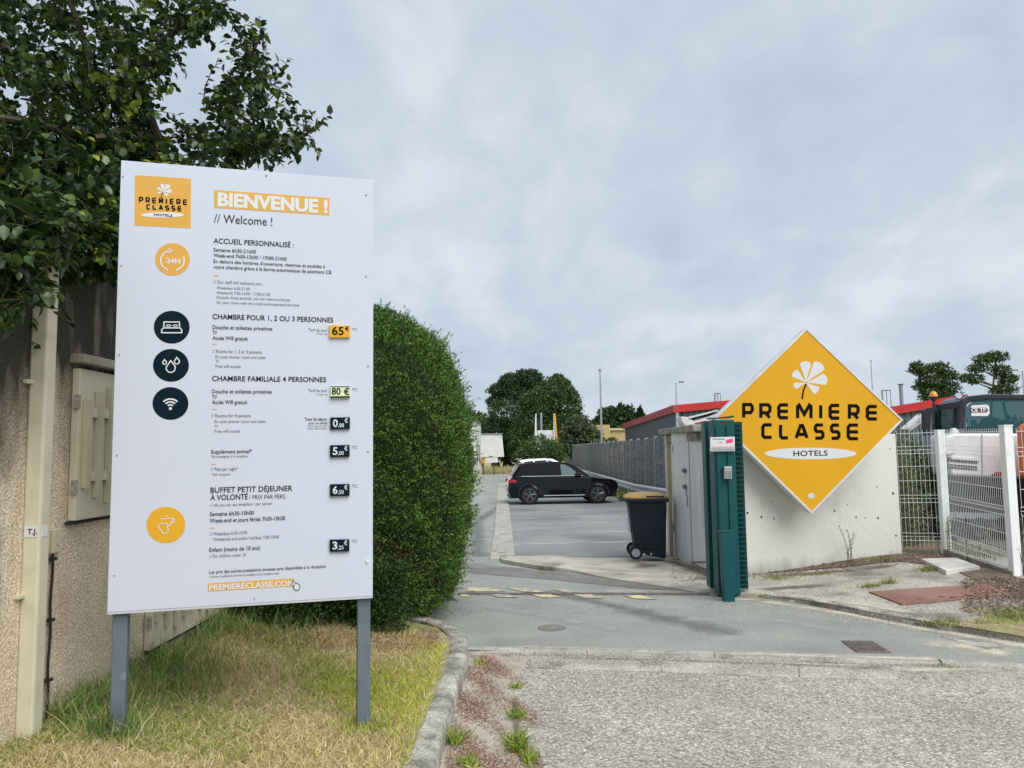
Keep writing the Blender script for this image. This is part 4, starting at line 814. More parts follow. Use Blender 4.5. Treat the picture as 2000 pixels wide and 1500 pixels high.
fen = empty('plank_fence', (0, 0, 0), label='long dark grey fence of concrete planks between pale posts behind the bays', cat='fence')
FX = 5.3; fy = [22.8+2.0*i for i in range(29)]
pm = MB().box(0, -.06, 0, .12, .06, 2.54).obj('fence_post', M['fpost'], fen, loc=(FX-.02, fy[0], g(fy[0]))); first = True
pk = []
for mt in (M['plank'], M['plank2']):
    m_ = MB()
    for q_, rr in enumerate(((0, .115), (.125, .235))): m_.box(.018*q_, .065, rr[0], .06, 1.935, rr[1])
    me = bpy.data.meshes.new('plank'); me.from_pydata(m_.v, [], m_.f); me.materials.append(mt); pk.append(me)
stuff = MB()
for i, y in enumerate(fy):
    if i: o = pm.copy(); COL.objects.link(o); o.location = (FX-.02, y, g(y))
    if i == len(fy)-1: break
    for k in range(10):
        z = g(y+1)+k*.25
        if i < 15:
            o = link('plank', pk[random.random() < (.2 if i < 10 else .5)], fen, loc=(FX+random.uniform(0, .015), y, z)); o.rotation_euler = (random.uniform(-.002, .002), 0, 0)
        else: stuff.box(FX+random.uniform(0, .02), y+.06, z, FX+.06, y+1.94, z+.24)
stuff.obj('far_planks', M['plank2'], fen, kind='stuff')

# ============================================================ CARS
def make_car(root, paint, cabm=None, glassm=None):
    Lc = 4.37
    # side outline of the lower body (x, z), front to the right, with wheel arches
    def arch(cx, r, a0=180, a1=0, n=10): return [(cx+r*math.cos(math.radians(a0+(a1-a0)*i/n)), .36+r*math.sin(math.radians(a0+(a1-a0)*i/n))) for i in range(n+1)]
    low = [(.02, .50), (.10, .36), (.38, .30)]+arch(.85, .42)+[(1.30, .27), (3.06, .27)]+arch(3.51, .42)+[(4.0, .30), (4.26, .36), (4.35, .52), (4.36, .74), (4.25, .86), (4.10, .93), (3.7, 1.0), (3.22, 1.06), (2.9, 1.05), (1.5, 1.07), (.5, 1.12), (.22, 1.12), (.10, .98), (.04, .85)]
    def fb(a, b, d):
        s = .0
        if b > .85: s = (b-.85)*.25
        if a < .25: s += (.25-a)*.35
        if a > 4.0: s += (a-4.0)*.55
        return (a, d*(.95-s), b)
    mb = MB(); mb.prism(low, fb, -1, 1); body = mb.obj('body', paint, root, bevel=.03, smooth=True)
    cab = [(.22, 1.10), (.42, 1.33), (.55, 1.55), (1.0, 1.61), (1.9, 1.635), (2.35, 1.60), (2.70, 1.44), (3.24, 1.055)]
    def fc(a, b, d): return (a, d*(.90-.34*(b-1.06)), b)
    mb = MB(); mb.prism(cab, fc, -1, 1); mb.obj('cabin', cabm or paint, root, bevel=.02, smooth=True)
    gm = glassm or M['darkglass']
    def win(pts, m, name='window'):
        for s in (-1, 1):
            mb = MB(); q = pts if s < 0 else pts[::-1]; mb.prism(q, lambda a, b, d: (a, s*((.90-.34*(b-1.06))+d), b), .012, -.0); mb.obj(name, m, root)
    win([(.62, 1.16), (1.22, 1.13), (1.26, 1.50), (.74, 1.46)], gm); win([(1.30, 1.13), (2.05, 1.11), (2.02, 1.54), (1.34, 1.51)], gm); win([(2.11, 1.11), (2.86, 1.09), (2.45, 1.42), (2.25, 1.52), (2.08, 1.54)], M['lightglass'])
    # windscreen and rear window
    MB().hexa([(2.78, -.68, 1.40), (3.20, -.80, 1.09), (3.20, .80, 1.09), (2.78, .68, 1.40), (2.80, -.66, 1.42), (3.23, -.79, 1.10), (3.23, .79, 1.10), (2.80, .66, 1.42)]).obj('windscreen', M['lightglass'], root)
    MB().hexa([(.20, -.74, 1.14), (.46, -.68, 1.48), (.46, .68, 1.48), (.20, .74, 1.14), (.24, -.74, 1.14), (.5, -.68, 1.48), (.5, .68, 1.48), (.24, .74, 1.14)]).obj('rear_window', gm, root)
    for s in (-1, 1):
        y = s*.93
        MB().box(.55, y-.01, 1.085, 2.95, y+.01, 1.105).obj('window_trim', M['chrome'], root)
        MB().box(1.40, y-.035*s-.02, .335, 3.0, y-.035*s+.06*s*1+.0, .36).obj('sill_strip', M['chrome'], root)
        for x in (.85, 3.51):
            mb = MB(); seg = 14; r0, r1 = .405, .47
            mb.add([(x+r*math.cos(math.pi*i/seg), s*.962, .36+r*math.sin(math.pi*i/seg)) for r in (r0, r1) for i in range(seg+1)], [(i, i+1, seg+2+i, seg+1+i) for i in range(seg)])
            o = mb.obj('arch_trim', M['cartrim'], root); md = o.modifiers.new('t', 'SOLIDIFY'); md.thickness = .02
            wh = MB().disc((x, s*.83, .365), (0, 1, 0), .362, -.11, .11, 32).obj('wheel', M['tyre'], root, bevel=.025, smooth=True)
            rmn = MB(); rmn.disc((x, s*.83, .365), (0, 1, 0), .25, -.112, .112, 28); rmn.obj('rim', M['cartrim'], wh)
            spk = MB()
            for k in range(5):
                for dk in (-.12, .12):
                    a = 2*math.pi*k/5+dk+.3; p0 = Vector((x, s*.95, .365)); t = Vector((math.cos(a), 0, math.sin(a))); spk.tube([p0+t*.04, p0+t*.245], [.022, .016], 5)
            spk.disc((x, s*.93, .365), (0, 1, 0), .05, -.02, .03, 12); spk.tube([(x+.25*math.cos(a), s*.945, .365+.25*math.sin(a)) for a in [2*math.pi*i/24 for i in range(25)]], .014, 5, cap=False)
            spk.obj('spokes', M['rim'], wh)
        for x in (1.45, 2.3): MB().box(x, y-.0*s-.018, .93, x+.17, y+.022, .96).obj('door_handle', M['chrome'] if False else paint, root, bevel=.006)
        for x in (1.28, 2.07, 2.98): MB().box(x, s*.951-.001, .42, x+.008, s*.951+.001, .84).obj('door_gap', M['cartrim'], root)
        MB().box(2.63, s*1.0-.08, 1.08, 2.85, s*1.0+.08, 1.22).obj('wing_mirror', M['cartrim'], root, bevel=.03, smooth=True)
        MB().hexa([(3.95, s*.80-.06, .80), (4.30, s*.72-.06, .77), (4.30, s*.72+.06, .77), (3.95, s*.87+.06, .80), (3.95, s*.80-.06, .87), (4.24, s*.72-.06, .84), (4.24, s*.72+.06, .84), (3.95, s*.87+.06, .87)]).obj('headlight', M['clearlamp'], root, bevel=.01)
        MB().hexa([(.0, s*.78-.10, .84), (.34, s*.88-.05, .86), (.34, s*.88+.05, .86), (.0, s*.78+.06, .84), (.05, s*.78-.10, .98), (.34, s*.88-.05, .95), (.34, s*.88+.05, .95), (.05, s*.78+.06, .98)]).obj('tail_light', M['redlamp'], root, bevel=.01)
        MB().box(4.18, s*.70-.08, .50, 4.345, s*.70+.08, .54).obj('fog_light', M['clearlamp'], root)
    MB().hexa([(4.30, -.5, .62), (4.375, -.45, .62), (4.375, .45, .62), (4.30, .5, .62), (4.28, -.5, .76), (4.36, -.45, .76), (4.36, .45, .76), (4.28, .5, .76)]).obj('grille', M['cartrim'], root)
    MB().hexa([(.30, -.62, 1.58), (.62, -.62, 1.60), (.62, .62, 1.60), (.30, .62, 1.58), (.32, -.62, 1.61), (.62, -.62, 1.635), (.62, .62, 1.635), (.32, .62, 1.61)]).obj('roof_spoiler', paint, root, bevel=.006)
    MB().box(-.02, -.26, .55, .03, .26, .66).obj('number_plate', M['white'], root)
    MB().box(.1, -.86, .25, 4.25, .86, .42).obj('underbody', M['cartrim'], root)
    for s in (-1, 1): MB().box(1.95, s*.45-.22, .9, 2.1, s*.45+.22, 1.35).obj('seat', M['cartrim'], root, bevel=.04)
wl_, wr_ = GF(1035, 986, Lz(.004)), GF(1170, 983, Lz(.004))
ang = math.atan2(wr_[1]-wl_[1], wr_[0]-wl_[0]); ang = math.radians(4.5)
car = empty('black_car', (wl_[0]-.85*math.cos(ang)-.95*math.sin(ang), wl_[1]-.85*math.sin(ang)+.92*math.cos(ang), g(30)+.004), ang, label='black five door SUV parked sideways in the bays, front to the right', cat='car')
make_car(car, M['carblack'], mat('black_cabin_paint', (.003, .0035, .005), .3, spec=.06))
p = PY(1030, 905, 37.); car2 = empty('silver_car', (-.15, 44.5, -.4), math.radians(3), label='silver car mostly hidden behind the black SUV', cat='car')
make_car(car2, M['carsilver']); 

# ============================================================ BUILDINGS BEHIND
def wallquad(mb, a, b, z0, z1a, z1b, th=.3):
    a = Vector((a[0], a[1], 0)); b = Vector((b[0], b[1], 0)); t = (b-a).normalized(); n = Vector((-t.y, t.x, 0))*th
    vs = [(*(a+q).xy, z0) if k == 0 else None for k, q in ()]
    P = [a, b, b+n, a+n]; mb.hexa([(p.x, p.y, z0) for p in P]+[(P[0].x, P[0].y, z1a), (P[1].x, P[1].y, z1b), (P[2].x, P[2].y, z1b), (P[3].x, P[3].y, z1a)])
wb = empty('warehouse', (0, 0, 0), label='slate blue clad warehouse with red fascia behind the plank fence', cat='warehouse')
c1 = PY(1322, 806, 44); c0_ = PX(1222, 838, c1[0]); c2 = PY(1432, 796, 44); 
kz = (c2[2]-c1[2])/(c2[0]-c1[0]); pkx = 15.5; rx = 21.0
zt1 = c1[2]; zt0 = c0_[2]; zpk = zt1+kz*(pkx-c1[0])
core = MB(); X0 = c1[0]; Y1 = c0_[1]
core.box(X0, 44, -.4, rx, Y1, zt0-.4); core.obj('core', M['clad'], wb)
def cladwall(a, b, z0, za, zb_, name='cladding_sheet', w_=1.0, parent=wb, m=M['clad']):
    a = Vector(a); b = Vector(b); L_ = (b-a).length; n = max(1, round(L_/w_)); t = (b-a).normalized(); nn_ = Vector((t.y, -t.x))
    for i in range(n):
        mb = MB(); s0, s1 = i/n, (i+1)/n
        for j in range(3):
            r0 = s0+(s1-s0)*(j/3+.0); r1 = s0+(s1-s0)*(j/3+.24); p0 = a.lerp(b, r0); p1 = a.lerp(b, r1); q0 = p0+nn_*.05; q1 = p1+nn_*.05
            z0_, z1_ = za+(zb_-za)*r0, za+(zb_-za)*r1
            mb.hexa([(p0.x, p0.y, z0), (p1.x, p1.y, z0), (q1.x, q1.y, z0), (q0.x, q0.y, z0), (p0.x, p0.y, z0_), (p1.x, p1.y, z1_), (q1.x, q1.y, z1_), (q0.x, q0.y, z0_)])
        mb.obj(name, m, parent)
def fascia(a, b, za, zb_, h, m, name='fascia', parent=wb):
    a = Vector(a); b = Vector(b); t = (b-a).normalized(); nn_ = Vector((t.y, -t.x)); o = a+nn_*.28; r = b+nn_*.28
    MB().hexa([(a.x, a.y, za), (b.x, b.y, zb_), (r.x, r.y, zb_), (o.x, o.y, za), (a.x, a.y, za+h), (b.x, b.y, zb_+h), (r.x, r.y, zb_+h), (o.x, o.y, za+h)]).obj(name, m, parent)
wall1 = MB(); wallquad(wall1, (X0, 44), (X0, Y1), -.4, zt1, zt0, -.3); wallquad(wall1, (X0, 44), (pkx, 44), -.4, zt1, zpk); wallquad(wall1, (pkx, 44), (rx, 44), -.4, zpk, zpk-kz*(rx-pkx)); wall1.obj('wall', M['clad'], wb)
cladwall((X0, Y1), (X0, 44), -.4, zt0, zt1); cladwall((X0, 44), (pkx, 44), -.4, zt1, zpk); cladwall((pkx, 44), (rx, 44), -.4, zpk, zpk-kz*(rx-pkx))
fascia((X0, Y1), (X0, 43.7), zt0, zt1, .42, M['redroof2']); fascia((X0-.28, 44), (pkx, 44), zt1, zpk, .42, M['redroof']); fascia((pkx, 44), (rx, 44), zpk, zpk-kz*(rx-pkx), .42, M['redroof'])
MB().add([(X0, 44, zt1+.3), (pkx, 44, zpk+.3), (pkx, Y1, zpk+.3), (X0, Y1, zt0+.3), (rx, 44, zt1+.2), (rx, Y1, zt1+.2)], [(0, 1, 2, 3), (1, 4, 5, 2)]).obj('roof', M['clad'], wb)
MB().box(X0-.1, 43.72, -.4, X0+.05, 43.9, zt1-.02).obj('downpipe', M['galv'], wb)
wb2 = empty('warehouse', (0, 0, 0), label='second blue warehouse with red fascia rising right of the diamond sign', cat='warehouse')
a2 = PY(1735, 812, 40); b2 = PY(1870, 790, 40); k2 = (b2[2]-a2[2])/(b2[0]-a2[0]); x2 = a2[0]-.2; x3 = b2[0]+.4
w2m = MB(); wallquad(w2m, (x2, 40), (x3, 40), -.4, a2[2], a2[2]+k2*(x3-x2)); w2m.box(x2, 40.31, -.4, x3, 60, a2[2]); w2m.obj('wall', M['clad'], wb2)
cladwall((x2, 40), (x3, 40), -.4, a2[2], a2[2]+k2*(x3-x2), parent=wb2); fascia((x2, 40), (x3, 40), a2[2], a2[2]+k2*(x3-x2), .42, M['redroof'], parent=wb2)
def roofframe(u, w_, v0, v1, Y, lab):
    a = PY(u, v1, Y); b = PY(u+w_, v0, Y); r = empty('roof_ladder', (0, 0, 0), label=lab, cat='ladder')
    for k_, x in enumerate((a[0], (a[0]+b[0])/2, b[0])): MB().tube([(x, Y, a[2]-.2), (x, Y, b[2])], .05 if k_ == 0 else .025, 5).obj('upright', M['greyplastic'], r)
    MB().tube([(a[0], Y, b[2]), (b[0], Y, b[2])], .04, 5).obj('top_bar', M['greyplastic'], r)
roofframe(1397, 10, 768, 786, 46, 'thin metal access ladder standing on the roof left of the sign'); roofframe(1725, 14, 762, 800, 42, 'metal access frame on the roof right of the sign')
p0 = PY(1762, 800, 42); p1 = PY(1761, 752, 42)
chm = empty('flue', (p0[0], 42, 0), label='round grey flue pipe with cowl rising behind the right warehouse', cat='flue')
MB().tube([(0, 0, p0[2]-.4), (0, 0, p1[2])], .10, 10).obj('pipe', M['greyplastic'], chm); MB().disc((0, 0, p1[2]), (0, 0, 1), .17, .02, .06, 12).obj('cowl', M['iron'], chm)
be = empty('beige_building', (0, 0, 0), label='low beige building far beyond the plank fence', cat='building')
a = PY(1166, 842, 95); b = PY(1224, 840, 95); a3 = PY(1185, 836, 95)
MB().box(a[0], 95, -.4, a[0]+1.6, 105, a3[2]+.4).obj('wall', M['beige'], be); MB().box(a[0]+1.6, 96, -.4, b[0]+3, 106, a[2]+.1).obj('wall', M['beige'], be); MB().box(a[0]+1.5, 95.7, a[2]+.1, b[0]+3, 106, a[2]+.35).obj('roof', M['cream2'], be)
ho = empty('hotel_building', (0, 0, 0), label='white hotel building edge just showing behind the hedge', cat='building')
MB().box(-16, 56, -.4, -2.72, 66, 3.9).obj('wall', M['hotel'], ho); MB().box(-16.2, 55.8, 3.9, -2.66, 66.2, 4.1).obj('roof', M['clad'], ho)
for zz_ in (.5,):
    for yy_ in (58, 61.5): MB().box(-2.73, yy_, zz_+.4, -2.68, yy_+1.2, zz_+1.7).obj('window', M['darkglass'], ho)

# white trailer, small sign, finned structure
a = PY(928, 893, 84); b = PY(984, 848, 84)
tk = empty('white_trailer', (0, 0, 0), label='large white box trailer parked far away at the edge of the field', cat='trailer')
MB().hexa([(a[0]-2.5, 84, a[2]), (b[0], 84, a[2]), (b[0]-.3, 94, a[2]), (a[0]-2.5, 94, a[2]), (a[0]-2.5, 84, b[2]), (b[0]-.2, 84, b[2]), (b[0]-.5, 94, b[2]), (a[0]-2.5, 94, b[2])]).obj('box_body', M['white'], tk)
MB().box(a[0]-2.5, 83.9, b[2], b[0]-.15, 84.2, b[2]+.1).obj('top_rail', M['greyplastic'], tk)
MB().box(a[0]-2.4, 84.1, a[2]-.35, b[0]-.3, 93, a[2]).obj('chassis', M['machdark'], tk)
for x in (-1.2, 1.2): MB().disc((b[0]-1.9+x*.8, 84.6, .15), (0, 1, 0), .5, -.2, .2, 16).obj('wheel', M['tyre'], tk)
TP = Plane((0, 83.98, 0), (1, 0, 0), (0, -1, 0))
text(TP, 'LE TRANSIT', 948, 877, 966, 3, M['inkgrey'], tk, .02, off=.02) if False else None
sg = empty('small_sign', (0, 0, 0), label='small yellow and white sign on two dark posts at the field edge', cat='sign')
a = PY(938, 904, 68); b = PY(972, 893, 68)
MB().box(a[0], 68, a[2], a[0]+.45, 68.06, b[2]).obj('yellow_panel', M['orange'], sg); MB().box(a[0]+.452, 68, a[2], b[0], 68.06, b[2]).obj('white_panel', M['white'], sg)
for u in (944, 965): x = PY(u, 900, 68)[0]; MB().box(x-.05, 68.07, -.45, x+.05, 68.17, b[2]).obj('post', M['bark'], sg)
fs = empty('finned_roof_hut', (0, 0, 0), label='white board with two pointed fins, left white and right yellow, behind the round bush', cat='structure')
a = PY(1041, 875, 62); b = PY(1047, 808, 62); c = PY(1087, 840, 62); d = PY(1082, 808, 62)
MB().box(a[0]+.2, 62.1, -.4, c[0]-.1, 62.4, c[2]).obj('board', M['white'], fs)
for (p_, m_, sgn) in (((a[0], b[0], b[2]), M['white'], 1), ((PY(1088, 875, 62)[0], d[0]-.0, d[2]), M['white'], -1)):
    x0_, x1_, zt_ = p_; MB().hexa([(x0_, 61.8, .2), (x0_+.28*sgn, 61.8, .2), (x0_+.28*sgn, 62.6, .2), (x0_, 62.6, .2), (x1_-.05*sgn, 62, zt_), (x1_+.03*sgn, 62, zt_), (x1_+.03*sgn, 62.2, zt_), (x1_-.05*sgn, 62.2, zt_)][::1] if sgn > 0 else
                        [(x0_-.28, 61.8, .2), (x0_, 61.8, .2), (x0_, 62.6, .2), (x0_-.28, 62.6, .2), (x1_-.05, 62, zt_), (x1_+.03, 62, zt_), (x1_+.03, 62.2, zt_), (x1_-.05, 62.2, zt_)]).obj('fin', m_, fs)
MB().hexa([(PY(1088, 875, 61.7)[0], 61.75, 1.6), (PY(1088, 875, 61.7)[0]+.12, 61.75, 1.6), (PY(1088, 875, 61.7)[0]+.12, 62.3, 1.6), (PY(1088, 875, 61.7)[0], 62.3, 1.6), (d[0]-.02, 61.9, d[2]), (d[0]+.12, 61.9, d[2]), (d[0]+.12, 62.3, d[2]), (d[0]-.02, 62.3, d[2])]).obj('yellow_edge', M['orange'], fs)
MB().tube([(PY(1057, 875, 63)[0], 63, 0), (PY(1057, 806, 63)[0], 63, PY(1057, 806, 63)[2])], .09, 8).obj('mast', M['greyplastic'], fs)
def pole(u, vt, Y, lab, arm=0, zb_=-.4, r=.09):
    p_ = PY(u, vt, Y); o = empty('street_lamp', (p_[0], Y, zb_), label=lab, cat='street lamp', group='lamp poles')
    h = p_[2]-zb_; MB().tube([(0, 0, 0), (0, 0, h*.5), (0, 0, h)], [r, r*.8, r*.55], 8).obj('pole', M['galv'], o)
    if arm:
        MB().tube([(0, 0, h-.05), (arm*.6, 0, h+.05)], r*.5, 6).obj('arm', M['galv'], o); MB().box(min(arm*.5, arm*1.3), -.12, h+.02, max(arm*.5, arm*1.3), .12, h+.12).obj('lamp_head', M['iron'], o, bevel=.03)
    else: MB().disc((0, 0, h), (0, 0, 1), r*1.2, 0, .15, 8).obj('lamp_head', M['galv'], o)
pole(1172, 725, 50, 'tall thin pale pole standing near the plank fence'); pole(1320, 748, 62, 'lamp with a small arm behind the corner of the left warehouse', .5, r=.07); pole(1701, 707, 70, 'thin pole behind the top right edge of the diamond sign', 0, r=.07); pole(1997, 724, 70, 'lamp with a left arm at the right edge behind the pines', -.9, r=.1)

# ============================================================ DIGGER BEHIND THE FENCE
dg_ = empty('white_excavator', (0, 0, 0), label='white excavator with charcoal glazed cab and orange beacon behind the fence', cat='excavator')
Yd = 12.6
def qb(u0, v0, u1, v1, Y, th, name, m, par=dg_, **k):
    a = PY(u0, v1, Y); b = PY(u1, v0, Y); return MB().box(a[0], Y, a[2], b[0], Y+th, b[2]).obj(name, m, par, **k)
def pq(pts, Y, th, name, m, par=dg_, **k):
    P = Plane((0, Y, 0), (1, 0, 0), (0, -1, 0)); return ppoly(P, pts, 0, -th, m, name, par, **k)
pq([(1850, 852), (1858, 846), (1975, 846), (2070, 850), (2070, 935), (1990, 936), (1858, 930), (1850, 905)], Yd, .55, 'engine_cover', M['machwhite'], bevel=.05, smooth=True)
pq([(1846, 855), (1853, 850), (1862, 850), (1866, 858), (1866, 888), (1850, 892), (1843, 880)], Yd-.25, .24, 'side_tank', M['machwhite'], bevel=.03, smooth=True)
pq([(1917, 847), (1919, 849), (1920, 932), (1917.5, 932)], Yd-.012, .01, 'cover_seam', M['greyplastic'])
pq([(1858, 890), (1914, 894), (1914, 901), (1858, 897)], Yd-.015, .015, 'grille_bar', M['machwhite'], bevel=.01)
for r_ in range(2):
    for k in range(9):
        u = 1851+k*6.6; v = 893+r_*13+k*.5; qb(u, v, u+4.6, v+9, Yd-.010, .02, 'vent_slot', M['machdark'])
pq([(1938, 926), (1945, 921), (1972, 922), (1972, 930), (1936, 930)], Yd-.02, .02, 'rear_light', M['redlamp'], bevel=.01)
pq([(1852, 928), (2060, 932), (2060, 972), (1860, 968)], Yd+.1, .5, 'chassis', M['machdark'])
tk_ = pq([(1850, 966), (2060, 974), (2085, 1000), (2085, 1070), (2060, 1100), (1860, 1090), (1842, 1060), (1842, 990)], Yd+.0, .45, 'track', M['rubber'], bevel=.04)
for k in range(5): c_ = PY(1868+k*45, 1030, Yd-.02); MB().disc((c_[0], c_[1], c_[2]), (0, 1, 0), .16, -.02, .04, 18).obj('roller', M['machdark'], tk_)
pq([(1850, 1000), (2060, 1006), (2060, 1018), (1850, 1012)], Yd-.03, .03, 'track_guard', M['greyplastic'])
# cab: frame pieces and glass
ct = Yd+.5
pq([(1874, 800), (1879, 783), (1893, 774), (1930, 770), (2080, 772), (2080, 780), (1930, 779), (1898, 784), (1889, 790), (1886, 800), (1884, 850), (1872, 850)], ct, .10, 'cab_frame', M['machdark'], bevel=.01)
XS = PY(1874, 800, ct)[0]; SDP = Plane((XS, 0, 0), (0, 1, 0), (-1, 0, 0))
for poly_, nm_, mm_, d0_, d1_ in (([(1824, 792), (1874, 784), (1874, 796), (1834, 801), (1833, 850), (1822, 850)], 'cab_frame', M['machdark'], .0, -.06), ([(1833, 801), (1874, 796), (1874, 850), (1833, 850)], 'side_window', M['cabglass'], -.02, -.03), ([(1861, 797), (1865, 797), (1867, 850), (1863, 850)], 'window_bar', M['machdark'], -.0, -.02)): ppoly(SDP, poly_, d0_, d1_, mm_, nm_, dg_)
pq([(1872, 790), (1880, 779), (1894, 773), (1930, 769.5), (2080, 771), (2080, 779), (1900, 781), (1884, 792)], ct+.11, .65, 'roof', M['postgrey'], bevel=.02)
pq([(1885, 798), (1899, 784), (1930, 780), (2070, 782), (2070, 850), (1900, 850), (1890, 838)], ct+.02, .012, 'rear_window', M['cabglass'])
pq([(1960, 785), (1962, 785), (1975, 840), (1972, 840)], ct+.7, .05, 'windscreen_pillar', M['machdark'])
for u in (1828, 2040): qb(u, 790, u+5, 850, ct+.72, .06, 'front_pillar', M['machdark'])
qb(1925, 815, 1955, 850, ct+.6, .15, 'seat', M['machdark'], bevel=.05)
qb(1880, 835, 2060, 850, ct+.12, .6, 'cab_floor', M['machdark'])
stc = pq([(1897, 792), (1926, 790), (1932, 793), (1933, 808), (1928, 812.5), (1897, 812.5)], ct+.006, .004, 'sticker', M['white_print'])
pq([(1897, 797), (1926, 796), (1930.5, 800.5), (1927, 805.5), (1897, 806)], ct+.003, .002, 'sticker_bar', mat('plum_print', (.12, .02, .05), .5), stc)
text(Plane((0, ct, 0), (1, 0, 0), (0, -1, 0)), 'CE TP', 1897, 804.3, 1926, 7, M['white_print'], stc, .03, off=.003); flush_text()
bx_ = PY(1824, 785, ct+.1); bc_ = empty('tmp'); bpy.data.objects.remove(bc_)
MB().tube([(bx_[0], bx_[1], bx_[2]-.12), (bx_[0], bx_[1], bx_[2]+.02)], .02, 8).obj('beacon_stem', M['machdark'], dg_)
MB().disc((bx_[0], bx_[1], bx_[2]+.02), (0, 0, 1), .045, 0, .07, 12, .06).obj('beacon_base', M['machdark'], dg_); MB().dome((bx_[0], bx_[1], bx_[2]+.09), .065, .10).obj('beacon', M['amber'], dg_, smooth=True)
wx_ = PY(1872, 773, ct); MB().disc((wx_[0], wx_[1], wx_[2]), (-.3, -1, 0), .05, -.04, .04, 14).obj('work_light', M['clearlamp'], dg_); MB().disc((wx_[0]+.03, wx_[1], wx_[2]), (-.3, -1, 0), .058, -.14, -.03, 14).obj('lamp_shell', M['machdark'], dg_)
pq([(1806, 802), (1812, 797), (1830, 795), (1830, 803), (1818, 806), (1816, 850), (1808, 850)], ct+.35, .12, 'grab_frame', M['machdark'])
pq([(1770, 838), (1800, 812), (1806, 808), (1812, 814), (1800, 826), (1778, 842)], ct+1.0, .25, 'boom', M['machwhite'])
pq([(1860, 846), (1861, 838), (1866, 835), (1873, 840), (1876, 850), (1870, 852)], Yd+.2, .1, 'exhaust_cap', M['signframe'], bevel=.02)
od = empty('orange_machine', (0, 0, 0), label='orange machine partly cut off at the right edge behind the fence', cat='machine')
pq([(2008, 838), (2012, 828), (2030, 824), (2120, 824), (2120, 935), (2010, 935)], 11.9, .3, 'hood', M['machorange'], od, bevel=.05)
pq([(2009, 872), (2100, 872), (2100, 905), (2009, 905)], 11.87, .02, 'grille', M['machdark'], od)
pq([(2015, 936), (2110, 936), (2110, 1080), (2015, 1080)], 12.0, .3, 'chassis', M['machdark'], od)
# second machine: white arm behind shelter roof
am = empty('excavator_arm', (0, 0, 0), label='folded white digger arm with red lettering showing over the shelter roof', cat='digger arm')
Ya = 15.5
pq([(1338, 822), (1350, 830), (1395, 824), (1420, 812), (1430, 805), (1420, 800), (1400, 806), (1382, 815), (1355, 823), (1345, 815), (1335, 815)], Ya, .25, 'boom', M['machwhite'], am, bevel=.01)
pq([(1330, 815), (1336, 813), (1346, 824), (1350, 831), (1340, 831), (1333, 824)], Ya-.08, .4, 'bucket_link', M['machwhite'], am)
pq([(1340, 816), (1355, 812), (1380, 806), (1402, 803), (1404, 806), (1385, 812), (1356, 819), (1345, 822)], Ya+.05, .15, 'ram', M['machdark'], am)
pq([(1345, 814), (1390, 803), (1400, 800), (1410, 801), (1408, 803.5), (1395, 805), (1346, 817.5)], Ya-.03, .1, 'stick', M['machwhite'], am)
pq([(1357, 826), (1380, 821.5), (1380, 824), (1357, 828.5)], Ya-.012, .01, 'red_mark', M['redroof'], am)
mb = MB(); P_ = Plane((0, Ya-.1, 0), (1, 0, 0), (0, -1, 0)); stroke(mb, P_, [(1390, 800), (1400, 798), (1407, 802), (1412, 810)], .03, 0); mb.obj('hose', M['conduit'], am)
pq([(1450, 850), (1560, 850), (1560, 1000), (1450, 1000)], Ya+.6, 1., 'machine_body', M['machdark'], am)

# ============================================================ WIRE FENCE
def wire_panel(a, b, za, zb_, h, parent):
    a = Vector(a); b = Vector(b); L_ = (b-a).length; t = (b-a).normalized(); n = Vector((-t.y, t.x)); k = int(L_/.05)
    prof = [(0, 0), (0, .10), (.045, .15), (0, .20), (0, .62), (.045, .67), (0, .72), (0, h*.8), (.03, h*.8+.05), (0, h*.8+.10), (0, h)]
    mb = MB()
    for i in range(k+1):
        s_ = i/k; p = a.lerp(b, s_); z = za+(zb_-za)*s_+.06; mb.tube([(p.x+n.x*o, p.y+n.y*o, z+q_) for o, q_ in prof], .0025, 4, cap=False)
    mb.obj('vertical_wires', M['fencewhite'], parent, kind='stuff')
    mb = MB()
    for q_, o in [(.10, 0), (.15, .045), (.20, 0), (.41, 0), (.62, 0), (.67, .045), (.72, 0), (.92, 0), (1.12, 0), (h*.8, 0), (h*.8+.05, .03), (h*.8+.10, 0), (h-.04, 0)]:
        mb.tube([(a.x+n.x*o, a.y+n.y*o, za+.06+q_), (b.x+n.x*o, b.y+n.y*o, zb_+.06+q_)], .0030, 4)
    mb.obj('horizontal_wires', M['fencewhite'], parent, kind='stuff')
p1 = GF(1849, 1078, lambda x, y: .24); p2 = GF(1984, 1125, lambda x, y: .215); h1 = 1.62
wA = WL.pt(wl, 0)
wf = empty('wire_fence', (0, 0, 0), label='white welded wire fence on white square posts right of the cream wall', cat='fence')
def fpost(p, z0, hh, w_=.08):
    o = MB().box(p[0]-w_/2, p[1]-w_/2, z0-.05, p[0]+w_/2, p[1]+w_/2, z0+hh).obj('post', M['fencewhite'], wf, bevel=.006); MB().box(p[0]-w_/2-.004, p[1]-w_/2-.004, z0+hh+.001, p[0]+w_/2+.004, p[1]+w_/2+.004, z0+hh+.015).obj('post_cap', M['fencewhite'], o)
fpost(p1, .23, 1.66, .10); fpost(p2, .2, 1.70, .10)
wire_panel((wA[0]+.02, wA[1]+.02), (p1[0]-.05, p1[1]), .22, .23, h1, wf); wire_panel((p1[0]+.02, p1[1]-.06), (p2[0], p2[1]+.06), .23, .2, h1, wf)
wire_panel((p2[0]+.12, p2[1]-.0), (p2[0]+1.6, p2[1]-.5), .2, .2, h1, wf); fpost((p2[0]+1.65, p2[1]-.5), .2, 1.7)
t_ = Vector(p1[:2]); b_ = Vector(p2[:2])
